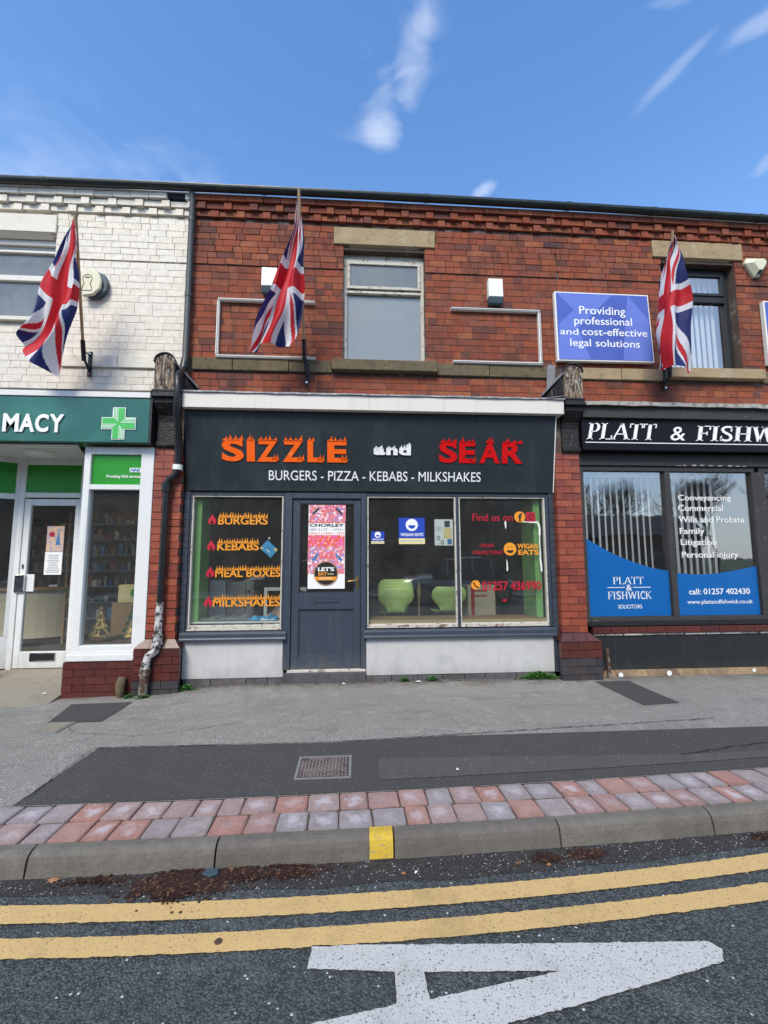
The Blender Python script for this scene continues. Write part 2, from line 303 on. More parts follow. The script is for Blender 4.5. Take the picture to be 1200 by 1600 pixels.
def glassmat(name, ior=1.5, boost=1.0, tint=(.93,.96,.95), dirt=.05):
    m = bpy.data.materials.new(name); m.use_nodes = True; t = m.node_tree; t.nodes.clear(); MT[name] = m
    o = N(t, 'ShaderNodeOutputMaterial'); tr = N(t, 'ShaderNodeBsdfTransparent'); tr.inputs[0].default_value = (*tint, 1)
    gl = N(t, 'ShaderNodeBsdfGlossy'); gl.inputs['Roughness'].default_value = .015; gl.inputs[0].default_value = (1, 1, 1, 1)
    fr = N(t, 'ShaderNodeFresnel'); bf = N(t, 'ShaderNodeNewGeometry').outputs['Backfacing']
    # a thin pane reflects alike from both sides, so the index is inverted on the far face
    L(t, mth(t, 'ADD', ior, mth(t, 'MULTIPLY', bf, 1/ior-ior)), fr.inputs[0])
    p = wpos(t)
    bn = N(t, 'ShaderNodeBump'); bn.inputs['Strength'].default_value = .12; bn.inputs['Distance'].default_value = .02
    L(t, noi(t, p, 1.7, 2), bn.inputs['Height']); L(t, bn.outputs[0], gl.inputs['Normal'])
    mx = N(t, 'ShaderNodeMixShader'); L(t, mth(t, 'MULTIPLY', fr.outputs[0], boost, clamp=True), mx.inputs[0]); L(t, tr.outputs[0], mx.inputs[1]); L(t, gl.outputs[0], mx.inputs[2])
    df = N(t, 'ShaderNodeBsdfDiffuse'); df.inputs[0].default_value = (.5, .5, .46, 1)
    mx2 = N(t, 'ShaderNodeMixShader'); L(t, mth(t, 'MULTIPLY', thr(t, noi(t, p, 4, 8, .75, 1, (1, 1, .6)), .1, .9), dirt), mx2.inputs[0])
    L(t, mx.outputs[0], mx2.inputs[1]); L(t, df.outputs[0], mx2.inputs[2]); L(t, mx2.outputs[0], o.inputs[0])
    return m
glassmat('shop_glass', 1.5, 2.7, dirt=.05)
glassmat('office_glass', 1.7, 2.6, dirt=.015, tint=(.97,.98,.98))
glassmat('upper_glass', 1.5, 1.3, dirt=.35, tint=(.85,.88,.9))
glassmat('door_glass', 1.5, 1.3, dirt=.05)

def emis(name, colr, st):
    m = bpy.data.materials.new(name); m.use_nodes = True; t = m.node_tree; t.nodes.clear(); MT[name] = m
    e = N(t, 'ShaderNodeEmission'); e.inputs[0].default_value = (*colr, 1); e.inputs[1].default_value = st
    o = N(t, 'ShaderNodeOutputMaterial'); L(t, e.outputs[0], o.inputs[0])
emis('tube_light', (1, .66, .32), 4.0)

# flag cloth: printed colours come from a colour attribute, cloth lets some light through
m, t, b, o = newmat('flag_cloth')
at = N(t, 'ShaderNodeVertexColor', layer_name='print'); L(t, at.outputs[0], b.inputs['Base Color']); b.inputs['Roughness'].default_value = .6
trl = N(t, 'ShaderNodeBsdfTranslucent'); L(t, at.outputs[0], trl.inputs[0]); mx = N(t, 'ShaderNodeMixShader'); mx.inputs[0].default_value = .3
L(t, b.outputs[0], mx.inputs[1]); L(t, trl.outputs[0], mx.inputs[2]); L(t, mx.outputs[0], o.inputs[0])
bn = N(t, 'ShaderNodeBump'); bn.inputs['Strength'].default_value = .25; bn.inputs['Distance'].default_value = .02
L(t, noi(t, wpos(t), 9, 4, .6), bn.inputs['Height']); L(t, bn.outputs[0], b.inputs['Normal'])

# ------------------------------------------------------------------ object helpers
def thing(name, label, cat, loc=(0, 0, 0), group=None):
    o = bpy.data.objects.new(name, None); C.objects.link(o); o.location = loc; o.empty_display_size = .1
    o['label'] = label; o['category'] = cat
    if group: o['group'] = group
    return o
def place(o, parent):
    C.objects.link(o)
    if parent is not None:
        o.parent = parent
        q = parent; loc = Vector()
        while q is not None: loc += q.location; q = q.parent if q.parent else None
        if not parent.get('_mesh_at_origin'): pass
        o.matrix_parent_inverse = Matrix.Translation(-origin(parent))
    return o
ORG = {}
def origin(o):
    """world origin of an object as built here (no rotations above parts)"""
    if o.name in ORG: return ORG[o.name]
    return Vector(o.location)
class MB:
    def __init__(s): s.v = []; s.f = []; s.sm = []
    def add(s, vs, fs, smooth=False):
        n = len(s.v); s.v += [tuple(v) for v in vs]; s.f += [tuple(i+n for i in f) for f in fs]; s.sm += [smooth]*len(fs); return s
    def box(s, x0, x1, y0, y1, z0, z1):
        v = [(x0,y0,z0),(x1,y0,z0),(x1,y1,z0),(x0,y1,z0),(x0,y0,z1),(x1,y0,z1),(x1,y1,z1),(x0,y1,z1)]
        return s.add(v, [(0,3,2,1),(4,5,6,7),(0,1,5,4),(1,2,6,5),(2,3,7,6),(3,0,4,7)])
    def prism_x(s, prof, x0, x1):          # prof: (y,z) outline, extruded along x
        n = len(prof); v = [(x0,y,z) for y, z in prof] + [(x1,y,z) for y, z in prof]
        f = [tuple(range(n)), tuple(range(2*n-1, n-1, -1))] + [(i, i+n, (i+1)%n+n, (i+1)%n) for i in range(n)]
        return s.add(v, f)
    def prism_y(s, prof, y0, y1):          # prof: (x,z) outline, front face at y0
        n = len(prof); v = [(x,y0,z) for x, z in prof] + [(x,y1,z) for x, z in prof]
        f = [tuple(range(n)), tuple(range(2*n-1, n-1, -1))] + [(i, i+n, (i+1)%n+n, (i+1)%n) for i in range(n)]
        return s.add(v, f)
    def prism_z(s, prof, z0, z1):
        n = len(prof); v = [(x,y,z0) for x, y in prof] + [(x,y,z1) for x, y in prof]
        f = [tuple(range(n-1, -1, -1)), tuple(range(n, 2*n))] + [(i, (i+1)%n, (i+1)%n+n, i+n) for i in range(n)]
        return s.add(v, f)
    def tube(s, pts, r, n=8, caps=True, smooth=True):
        pts = [Vector(p) for p in pts]; rs = r if isinstance(r, (list, tuple)) else [r]*len(pts); rings = []; up = None
        for i, p in enumerate(pts):
            d = (pts[min(i+1, len(pts)-1)] - pts[max(i-1, 0)]).normalized()
            if up is None: up = Vector((0, 0, 1)) if abs(d.z) < .9 else Vector((0, 1, 0))
            a = d.cross(up).normalized(); b_ = a.cross(d).normalized(); up = b_
            rings.append([p + (a*math.cos(2*math.pi*k/n) + b_*math.sin(2*math.pi*k/n))*rs[i] for k in range(n)])
        v = [q for ring in rings for q in ring]; f = []
        for i in range(len(pts)-1):
            for k in range(n): f.append((i*n+k, i*n+(k+1)%n, (i+1)*n+(k+1)%n, (i+1)*n+k))
        s.add(v, f, smooth)
        if caps: s.add(rings[0], [tuple(range(n-1, -1, -1))]); s.add(rings[-1], [tuple(range(n))])
        return s
    def disc_y(s, x, z, r, y0, y1, n=28): return s.prism_y([(x+r*math.cos(2*math.pi*k/n), z+r*math.sin(2*math.pi*k/n)) for k in range(n)], y0, y1)
    def build(s, name, mat, parent=None, bevel=0, kind=None, label=None, fix=True):
        me = bpy.data.meshes.new(name); me.from_pydata(s.v, [], s.f)
        me.polygons.foreach_set('use_smooth', s.sm)
        if bevel or fix:
            bm = bmesh.new(); bm.from_mesh(me)
            if fix: bmesh.ops.recalc_face_normals(bm, faces=bm.faces)
            if bevel: bmesh.ops.bevel(bm, geom=bm.edges[:], offset=bevel, segments=1, affect='EDGES', profile=.6)
            bm.to_mesh(me); bm.free()
        me.materials.append(MT[mat])
        o = bpy.data.objects.new(name, me)
        place(o, parent)
        if kind: o['kind'] = kind
        if label: o['label'] = label
        return o
def solo(o, label, cat, group=None):
    o['label'] = label; o['category'] = cat
    if group: o['group'] = group
    return o
def box(name, b, mat, parent=None, bevel=0, **k): return MB().box(*b).build(name, mat, parent, bevel, **k)

_tc = {}
def text_poly(s, bold=0.0, shear=0, track=1.0):
    key = (s, bold, shear, track)
    if key in _tc: return _tc[key]
    cu = bpy.data.curves.new('t', 'FONT'); cu.body = s; cu.offset = bold; cu.shear = shear; cu.space_character = track; cu.resolution_u = 4; cu.fill_mode = 'FRONT'
    ob = bpy.data.objects.new('t', cu); C.objects.link(ob)
    dg = bpy.context.evaluated_depsgraph_get(); me = bpy.data.meshes.new_from_object(ob.evaluated_get(dg))
    bm = bmesh.new(); bm.from_mesh(me); bmesh.ops.remove_doubles(bm, verts=bm.verts[:], dist=1e-5)
    bmesh.ops.triangulate(bm, faces=bm.faces[:])
    v = [tuple(q.co) for q in bm.verts]; f = [tuple(w.index for w in q.verts) for q in bm.faces]; bm.free()
    bpy.data.objects.remove(ob); bpy.data.curves.remove(cu); bpy.data.meshes.remove(me)
    _tc[key] = (v, f); return v, f
def text_mb(s, x0, x1, z0, z1, y0, y1, bold=0, shear=0, track=1.0, rot=0, mb=None):
    """text filling the box x0..x1, z0..z1 with thickness from y0 (front) to y1"""
    v, f = text_poly(s, bold, shear, track)
    a = min(p[0] for p in v); b_ = max(p[0] for p in v); c = min(p[1] for p in v); d = max(p[1] for p in v)
    P = [(x0+(p[0]-a)/(b_-a)*(x1-x0), z0+(p[1]-c)/(d-c)*(z1-z0)) for p in v]
    if rot:
        cx, cz = (x0+x1)/2, (z0+z1)/2
        P = [(cx+(x-cx)*math.cos(rot)-(z-cz)*math.sin(rot), cz+(x-cx)*math.sin(rot)+(z-cz)*math.cos(rot)) for x, z in P]
    n = len(P); V = [(x, y0, z) for x, z in P] + [(x, y1, z) for x, z in P]
    F = [tuple(q) for q in f]
    ed = {}
    for q in f:
        for i in range(3):
            e = (q[i], q[(i+1)%3]); ed[e] = 1
    F += [(e[1], e[0], e[0]+n, e[1]+n) for e in ed if (e[1], e[0]) not in ed]
    mb = mb or MB(); mb.add(V, F); return mb
def text(s, x0, x1, z0, z1, y0, mat, parent, th=.002, name='lettering', **k):
    return text_mb(s, x0, x1, z0, z1, y0, y0+th, **k).build(name, mat, parent, fix=False)
def flames(mb, x0, x1, z, h, y0, y1, n, seed=0):
    """tongues of flame rising from height z"""
    r = random.Random(seed); w = (x1-x0)/n
    for i in range(n):
        a = x0+w*i; hh = h*r.uniform(.6, 1); lean = r.uniform(-.25, .35)*w
        pr = [(a-.05*w, z), (a+1.05*w, z), (a+.86*w+lean*.3, z+hh*.35), (a+.62*w+lean, z+hh), (a+.45*w+lean*.4, z+hh*.48), (a+.18*w, z+hh*.36)]
        mb.prism_y(pr, y0, y1)
    return mb

# brick unit mesh: one slightly worn box per variant, scaled by each brick object
def brick_mesh(name, mat, jit=.02):
    out = []
    for k in range(4):
        mb = MB(); mb.box(-.5, .5, -.5, .5, -.5, .5)
        v = [(x+R.uniform(-jit, jit)*.6, y+R.uniform(-jit, jit), z+R.uniform(-jit, jit)*1.6) for x, y, z in mb.v]
        me = bpy.data.meshes.new(name); me.from_pydata(v, [], mb.f); me.materials.append(MT[mat]); out.append(me)
    return out
BM = {k: brick_mesh(k, k) for k in ('red_brick', 'glazed_brick', 'maroon_brick', 'dark_plinth_brick', 'white_brick', 'navy_brick')}
def sag(x): return .045*(1-((x-.6)/5.2)**2)
class Bricks:
    """collects bricks (box, material) of one building; the 300 showing largest become objects"""
    def __init__(s): s.b = []
    def add(s, x0, x1, y0, y1, z0, z1, mat): s.b.append((x0, x1, y0, y1, z0, z1, mat))
    def wall(s, x0, x1, z0, z1, y, mat, holes=(), ch=.09, bl=.222, depth=.07, gap=.008, header=.38, phase=0.0, jit=.002, row0=0):
        if mat == 'white_brick': gap = .006; jit = .0015
        nrow = int(round((z1-z0)/ch)); ch = (z1-z0)/nrow
        for r in range(nrow):
            a = z0+r*ch; b_ = a+ch; x = x0 - R.uniform(0, bl) if phase == 0 else x0-((r+row0) % 2)*bl/2
            while x < x1:
                w = bl if (phase or R.random() > header) else bl*.5
                segs = [(max(x, x0), min(x+w, x1))]
                for (h0, h1, g0, g1) in holes:
                    if g0 < b_-.015 and g1 > a+.015:
                        ns = []
                        for (p, q) in segs:
                            if h1 <= p or h0 >= q: ns.append((p, q)); continue
                            if h0 > p: ns.append((p, h0))
                            if h1 < q: ns.append((h1, q))
                        segs = ns
                for (p, q) in segs:
                    if q-p > .03:
                        j = R.uniform(-jit, jit); zt = R.uniform(-.0015, .0015)
                        s.add(p+gap/2, q-gap/2, y+j, y+depth, a+gap/2+zt, b_-gap/2+zt, mat)
                x += w
    def emit(s, parent, limit=300):
        def score(b):
            c = Vector(((b[0]+b[1])/2, b[2], (b[4]+b[5])/2)) - CAM; d = c.dot(_f)
            px = c.dot(_rr)/d*680+600; py = 800-c.dot(_uu)/d*680
            if not (0 < px < 1200 and 0 < py < 1600): return 0
            return (b[1]-b[0])*(b[5]-b[4])/d/d
        bs = sorted(s.b, key=score, reverse=True); n = 0; rest = {}
        for b in bs:
            if n < limit and score(b) > 0:
                me = R.choice(BM[b[6]]); o = bpy.data.objects.new('brick', me)
                o.location = ((b[0]+b[1])/2, (b[2]+b[3])/2, (b[4]+b[5])/2); o.scale = (b[1]-b[0], b[3]-b[2], b[5]-b[4])
                place(o, parent); n += 1
            else: rest.setdefault(b[6], MB()).box(*b[:6])
        for mt, mb in rest.items(): mb.build('brickwork', mt, parent, kind='stuff')
def holed(x0, x1, z0, z1, holes, y0, y1, mb=None):
    mb = mb or MB(); xs = sorted({x0, x1, *[min(max(h[i], x0), x1) for h in holes for i in (0, 1)]}); zs = sorted({z0, z1, *[min(max(h[i], z0), z1) for h in holes for i in (2, 3)]})
    for i in range(len(xs)-1):
        run = None
        for j in range(len(zs)-1):
            cx, cz = (xs[i]+xs[i+1])/2, (zs[j]+zs[j+1])/2
            free = not any(h[0] < cx < h[1] and h[2] < cz < h[3] for h in holes)
            if free: run = (run[0], zs[j+1]) if run else (zs[j], zs[j+1])
            if (not free or j == len(zs)-2) and run: mb.box(xs[i], xs[i+1], y0, y1, run[0], run[1]); run = None
    return mb
def frame(mb, x0, x1, z0, z1, w, y0, y1, wb=None, wt=None):
    wb = wb or w; wt = wt or w
    mb.box(x0, x0+w, y0, y1, z0, z1); mb.box(x1-w, x1, y0, y1, z0, z1); mb.box(x0+w, x1-w, y0+.001, y1, z0, z0+wb); mb.box(x0+w, x1-w, y0+.001, y1, z1-wt, z1); return mb

# ------------------------------------------------------------------ ground levels
def smooth(a, b, x):
    t_ = min(1, max(0, (x-a)/(b-a))); return t_*t_*(3-2*t_)
def ground(x, y):
    edge = -.05 - .065*smooth(-1.2, -2.6, x) - .03*smooth(-2.6, -4.0, x)
    return edge*smooth(-1.7, -.15, y)
ROAD = -.11
def kerb_y(x):
    if x > 3.5: return -2.94+.008*4.7**2 + (x-3.5)*.0752
    if x < -3.5: return -2.94+.008*2.3**2 + (x+3.5)*(-.0368)
    return -2.94+.008*(x+1.2)**2
def line_y(x, off):
    q = max(-2.2, min(3.0, x)); y = -3.2377+.0093*q+.0227*q*q
    y += (x-q)*(.0093+.0454*q)*.6
    return y+off
def sheet(name, poly_fn, xs, mat, parent, z, kind=None, ny=1, label=None):
    """strip between two curves poly_fn(x) -> (y0, y1), sampled along xs"""
    mb = MB(); v = []; f = []
    for x in xs:
        a, b_ = poly_fn(x)
        for k in range(ny+1):
            y = a+(b_-a)*k/ny; v.append((x, y, z(x, y) if callable(z) else z))
    n = ny+1
    for i in range(len(xs)-1):
        for k in range(ny): f.append((i*n+k, (i+1)*n+k, (i+1)*n+k+1, i*n+k+1))
    mb.add(v, f); return mb.build(name, mat, parent, kind=kind, fix=False, label=label)
def frange(a, b, s):
    n = int(round((b-a)/s)); return [a+(b-a)*i/n for i in range(n+1)]
def flat_poly(name, pts, z, mat, parent, zf=None, dz=.0):
    mb = MB(); c = (sum(p[0] for p in pts)/len(pts), sum(p[1] for p in pts)/len(pts))
    v = [(x, y, (zf(x, y)+dz) if zf else z) for x, y in pts]
    mb.add(v, [tuple(range(len(v)))]); return mb.build(name, mat, parent)

# far ground, road, pavements
MB().box(-400, 400, -400, 400, -1.0, -.45).build('ground', 'field_green')['kind'] = 'structure'
o = sheet('road', lambda x: (-11.0, kerb_y(x)-.0), [-60, -30, -15, -8] + frange(-6, 8, .25) + [12, 20, 40, 70], 'road_asphalt', None, ROAD, 'structure'); road = o
xs = frange(-5, 7, .05)
sheet('gutter_strip', lambda x: (line_y(x, .06)+.02*noise.noise((x*3, 0, 0)), kerb_y(x)-.08), xs, 'gutter_asphalt', road, ROAD+.004)
for off, wd in ((0, -.098), (-.170, -.092)):
    sheet('yellow_line', lambda x: (line_y(x, off+wd)+.005*noise.noise((x*25, 3, off*9))+.003*noise.noise((x*80, 7, off)), line_y(x, off)+.005*noise.noise((x*25, 8, off*7))+.003*noise.noise((x*80, 2, off))), frange(-5, 7, .01), 'yellow_line_paint', road, ROAD+.008)
A_out = [(-.163,-3.493),(.6,-3.540),(1.409,-3.585),(1.440,-3.62),(1.398,-3.672),(1.116,-3.726),(.759,-3.791),(.418,-3.845),(-.35,-3.93),(-.36,-3.82),(-.11,-3.783),(.149,-3.744),(.153,-3.627),(-.173,-3.591)]
def dense(pts, st=.012, amp=.005):
    out = []
    for i, p in enumerate(pts):
        q = pts[(i+1) % len(pts)]; n = max(1, int(math.hypot(q[0]-p[0], q[1]-p[1])/st))
        for k in range(n):
            x = p[0]+(q[0]-p[0])*k/n; y = p[1]+(q[1]-p[1])*k/n
            out.append((x+amp*noise.noise((x*45, y*45, 1)), y+amp*noise.noise((x*45, y*45, 5))))
    return out
# the letter is laid as bars round its open triangle
mb = MB()
def slab(pts): mb.add([(x, y, ROAD+.008) for x, y in dense(pts)], [tuple(range(len(dense(pts))))])
slab([(-.173,-3.591),(.153,-3.627),(.259,-3.634),(.758,-3.666),(.90,-3.675),(1.40,-3.672),(1.440,-3.62),(1.409,-3.585),(.6,-3.540),(-.163,-3.493)])
slab([(.149,-3.744),(.265,-3.735),(.259,-3.6341),(.153,-3.6271)])
slab([(-.36,-3.82),(-.35,-3.93),(.418,-3.845),(.759,-3.791),(1.116,-3.726),(1.40,-3.6722),(.90,-3.6752),(.758,-3.6662),(.265,-3.735),(.149,-3.744),(-.11,-3.783)])
mb.build('white_road_letter', 'white_line_paint', road)

pav = sheet('pavement', lambda x: (kerb_y(x)+.345, .6 if x < -2.4 else .02), [-60, -30, -15, -8] + frange(-6, 8, .1) + [12, 20, 40, 70], 'footway_grey', None, ground, 'structure', ny=22)
# tarmac trench patches
def top_dark(x): return -1.855+.0745*max(0, x+.2) + .012*noise.noise((x*2, 0, 4)) + (.0 if x > -.2 else .02*(-.2-x))
sheet('tarmac_patch', lambda x: (kerb_y(x)+.35, min(top_dark(x), -1.80+.0*x) if x > -1.95 else kerb_y(x)+.36), frange(-1.97, 8, .05), 'footway_dark', pav, .004)
sheet('tarmac_patch', lambda x: (kerb_y(x)+.47, -2.15-.045*(x-.165) if x < 2.5 else -2.25+.03*(x-2.5)), frange(.165, 5.2, .05), 'footway_worn', pav, .008)
gz = lambda x, y: ground(x, y)
def gridpatch(pts4, mat, dz, name='tarmac_patch'):
    a, b_, c, d = [Vector(p) for p in pts4]; v = []; f = []; n = 8
    for i in range(n+1):
        for j in range(n+1):
            u, w = i/n, j/n; p = a.lerp(b_, u).lerp(d.lerp(c, u), w); v.append((p.x, p.y, ground(p.x, p.y)+dz))
    for i in range(n):
        for j in range(n): k = i*(n+1)+j; f.append((k, k+n+1, k+n+2, k+1))
    return MB().add(v, f).build(name, mat, pav)
gridpatch([(-2.72,-1.17),(-2.25,-1.19),(-2.36,-.42),(-2.98,-.42)], 'footway_dark', .005)
gridpatch([(2.80,-1.18),(3.20,-1.14),(3.26,-.25),(2.84,-.25)], 'footway_dark', .005)

def crack(pts, w_=.0035, jit=.012, seed=0, lift=.006):
    r = random.Random(seed); P_ = []
    for (x0, y0), (x1, y1) in zip(pts, pts[1:]):
        n = max(2, int(math.hypot(x1-x0, y1-y0)/.03))
        for k_ in range(n): P_.append((x0+(x1-x0)*k_/n+r.uniform(-jit, jit), y0+(y1-y0)*k_/n+r.uniform(-jit, jit)))
    v = []; f = []
    for i_, (x, y) in enumerate(P_):
        a = P_[min(i_+1, len(P_)-1)]; b_ = P_[max(i_-1, 0)]; d_ = Vector((a[0]-b_[0], a[1]-b_[1])).normalized(); q = w_*r.uniform(.4, 1.3)
        for s_ in (-1, 1): v.append((x-d_.y*q*s_, y+d_.x*q*s_, ground(x, y)+lift))
    for i_ in range(len(P_)-1): f.append((2*i_, 2*i_+1, 2*i_+3, 2*i_+2))
    MB().add(v, f).build('crack', 'rubber_black', pav, fix=False)
crack([(-2.9,-.9),(-2.3,-1.5),(-1.7,-1.62),(-.9,-1.35)], .002, .02, 1); crack([(.6,-.5),(1.3,-.85),(2.1,-.8)], .0016, .018, 2); crack([(2.35,-2.26),(3.0,-2.13),(3.8,-2.10)], .004, .012, 3, .013)
crack([(-1.95,-1.83),(-1.0,-1.84),(-.2,-1.857),(.6,-1.80),(1.6,-1.72),(3.2,-1.60)], .0045, .007, 4, .010); crack([(-1.955,-1.86),(-1.95,-2.2),(-1.945,-2.56)], .004, .007, 5, .010)
# block paving: two courses, each block of its own
PV = []
for k in range(6):
    mb = MB(); mb.box(-.5, .5, -.5, .5, -.5, .5); me = bpy.data.meshes.new('block_paver'); me.from_pydata([(x+R.uniform(-.02,.02), y+R.uniform(-.02,.02), z) for x, y, z in mb.v], [], mb.f)
    bm = bmesh.new(); bm.from_mesh(me); bmesh.ops.bevel(bm, geom=[e for e in bm.edges if all(v.co.z > 0 for v in e.verts) or abs(e.verts[0].co.z-e.verts[1].co.z) > .5], offset=.045, segments=2, affect='EDGES'); bm.to_mesh(me); bm.free()
    me.materials.append(MT['block_paver']); PV.append(me)
bed = sheet('paving_bed', lambda x: (kerb_y(x)-.02, kerb_y(x)+.36), frange(-6, 8, .2), 'mortar', pav, -.007)
for row in range(2):
    x = -4.2-row*.07
    while x < 5.6:
        w = R.choice((.185, .165, .165, .130, .150)); yc = kerb_y(x+w/2)+.088+.175*row
        o = bpy.data.objects.new('paver', R.choice(PV)); o.location = (x+w/2, yc, -.029+R.uniform(-.003, .003)); o.scale = (w-.010, .165, .06)
        o.rotation_euler = (R.uniform(-.012, .012), R.uniform(-.012, .012), math.atan((kerb_y(x+w)-kerb_y(x))/w)+R.uniform(-.025, .025)); place(o, pav); x += w
# kerb stones
kerb = bpy.data.objects.new('kerb', None); C.objects.link(kerb); kerb['kind'] = 'structure'
prof = [(0, -.25), (0, 0), (-.040, -.001), (-.058, -.007), (-.072, -.022), (-.080, -.045), (-.094, ROAD-.02), (-.094, -.25)]
k = -6
for k in range(-6, 8):
    a = .204+.893*k+.005; b_ = .204+.893*(k+1)-.005; n = 10; v = []; f = []; m_ = len(prof)
    for i in range(n+1):
        x = a+(b_-a)*i/n; s_ = (kerb_y(b_)-kerb_y(a))/(b_-a)
        for q, (dy, z) in enumerate(prof):
            jy = .0025*noise.noise((x*6, z*20, k)) + (.003 if i in (0, n) and q in (3, 4, 5) else 0)
            v.append((x, kerb_y(x)-.004+dy+jy, z+(.0015*noise.noise((x*8, k, 2)) - (.004 if i in (0, n) and q in (2, 3) else 0) if q in (1, 2, 3) else 0)))
    for i in range(n):
        for q in range(m_-1): f.append((i*m_+q, (i+1)*m_+q, (i+1)*m_+q+1, i*m_+q+1))
    f.append(tuple(range(m_-1, -1, -1))); f.append(tuple(n*m_+q for q in range(m_)))
    MB().add(v, f).build('kerb_stone', 'kerb_concrete', kerb)
    if k == -1:
        # yellow paint on the kerb end
        v = []; f = []; xs = [.200-.121+.121*i/6 for i in range(7)]; pr = [(0.001, .003), (-.040, .003), (-.060, -.003), (-.075, -.019), (-.0835, -.044), (-.0955, -.096)]
        for i, x in enumerate(xs):
            for dy, z in pr: v.append((x + (.006*noise.noise((z*60, 1, i)) if i == 0 else 0), kerb_y(x)-.004+dy-.002, z))
        for i in range(6):
            for q in range(5): f.append((i*6+q, (i+1)*6+q, (i+1)*6+q+1, i*6+q+1))
        MB().add(v, f).build('yellow_kerb_mark', 'kerb_yellow', kerb, label='yellow paint block across one kerb stone end')

# covers in the pavement
mh = thing('manhole_cover', 'rusty patterned iron access cover set in the dark tarmac strip', 'manhole cover', (-.2, -2.25, 0))
frame(MB(), -.385, -.025, -2.41, -2.095, .018, -2.41, -2.41)  # outline sizes only
mb = MB()
for (a, b_, c, d) in ((-.39,-.372,-2.41,-2.09), (-.038,-.02,-2.41,-2.09), (-.372,-.038,-2.41,-2.394), (-.372,-.038,-2.106,-2.09)): mb.box(a, b_, c, d, -.02, .008)
mb.build('rim', 'concrete_cover', mh)
box('plate', (-.368,-.042,-2.390,-2.110,-.02,.007), 'cast_iron', mh)
mb = MB()
for i in range(14):
    for j in range(12):
        x = -.355+i*.0229; y = -2.378+j*.0225
        if (i+j) % 2: mb.box(x-.009, x+.009, y-.0035, y+.0035, .006, .012)
        else: mb.box(x-.0035, x+.0035, y-.009, y+.009, .006, .012)
mb.build('raised_pattern', 'iron_raised', mh)
uc = thing('utility_cover', 'small pale concrete utility cover beside the dark tarmac patch on the left', 'utility cover', (-2.58, -1.33, 0))
def laid(pts, dz, th, name, mat):
    n = len(pts); v = [(x, y, ground(x, y)+dz-th) for x, y in pts]+[(x, y, ground(x, y)+dz) for x, y in pts]
    MB().add(v, [tuple(range(n-1, -1, -1)), tuple(range(n, 2*n))]+[(i_, (i_+1) % n, (i_+1) % n+n, i_+n) for i_ in range(n)]).build(name, mat, uc)
laid([(-2.66,-1.475),(-2.55,-1.483),(-2.44,-1.49),(-2.455,-1.34),(-2.47,-1.185),(-2.58,-1.178),(-2.70,-1.17),(-2.68,-1.32)], .007, .05, 'slab', 'concrete_cover')
laid([(-2.635,-1.45),(-2.465,-1.462),(-2.49,-1.21),(-2.668,-1.20)], .011, .01, 'lid', 'ramp_concrete')

# ================================================================== BUILDINGS
pharm = thing('pharmacy_building', 'white painted brick shop at the end of the terrace with pharmacy below', 'shop building', (-3.6, 0, 0))
mid = thing('takeaway_building', 'red brick shop in the middle of the terrace with dark grey frontage', 'shop building', (.3, 0, 0))
off = thing('office_building', 'red brick shop with dark framed office frontage and vertical blinds', 'shop building', (4.6, 0, 0))

# --- first floor walls
ZB, ZT = 3.30, 5.80
win_mid = (-.165, .912, 3.93, 5.485); win_off = (4.225, 5.305, 3.94, 5.50); win_ph = (-5.0, -3.79, 4.39, 5.50)
def upper(bld, x0, x1, mat, wmat, holes, stone_holes):
    br = Bricks()
    band = [(x0-1, x1+1, 3.765, 3.935)] if mat == 'red_brick' else [(-3.63, x1+1, 3.765, 3.935)]
    hs = list(holes)+list(stone_holes)+band
    br.wall(x0, x1, 3.30, 5.185, 0, mat, hs); br.wall(x0, x1, 5.197, ZT, -.012, mat, hs, ch=.0865)
    holed(x0, x1, 3.0, 6.2, holes, .0045, .25).build('wall', wmat, bld)
    # corbelled courses under the gutter: rows step out, headers hang between stretchers
    for r, (z, y) in enumerate(((5.812, -.030), (5.897, -.062))):
        x = x0-(.16 if r else 0)
        while x < x1:
            for w, dy, dz in ((.225, 0, 0), (.105, -.022, -.016)):
                a, b_ = max(x, x0)+.004, min(x+w, x1)-.004; zz = sag(x)
                if b_-a > .03: br.add(a, b_, y+dy+R.uniform(-.004, .004), .05, z+dz+zz, z+.074+dz*.4+zz, mat)
                x += w
    x = x0
    while x < x1:
        a, b_ = x+.004, min(x+.225, x1)-.004
        if b_-a > .03 and not (-2.62 < x < -2.42 or 2.55 < x < 2.6): br.add(a, b_, -.10+R.uniform(-.005, .005), .05, 5.984+sag(x), 6.060+sag(x), mat)
        x += .225
    return br
ho_mid, ho_off, ho_ph = [win_mid], [win_off], [win_ph]
brm = upper(mid, -2.11, 2.724, 'red_brick', 'mortar', ho_mid, [(-.295, 1.053, 5.535, 5.78), (-.303, 1.05, 3.76, 3.94)])
bro = upper(off, 2.725, 9.5, 'red_brick', 'mortar', ho_off, [(4.10, 5.42, 5.55, 5.80), (4.19, 5.54, 3.78, 3.945)])
brp = upper(pharm, -8.5, -2.115, 'white_brick', 'white_mortar', ho_ph, [(-5.2, -3.79, 5.51, 5.76), (-5.2, -3.77, 4.34, 4.39)])
def band(bld, x0, x1, mat, cuts):
    x = x0
    for c in cuts+[x1]:
        box('band_stone', (x+.004, c-.004, -.028+R.uniform(-.006, .006), .05, 3.772, 3.930), mat, bld, bevel=.006); x = c
band(mid, -2.045, -.305, 'mossy_stone', [-1.55, -.85]); band(mid, 1.052, 2.55, 'mossy_stone', [1.75])
band(off, 2.90, 4.19, 'sandstone', [3.55]); band(off, 5.54, 9.4, 'mossy_stone', [6.4, 7.4, 8.4]); band(pharm, -3.63, -2.40, 'white_stone', [-2.95])
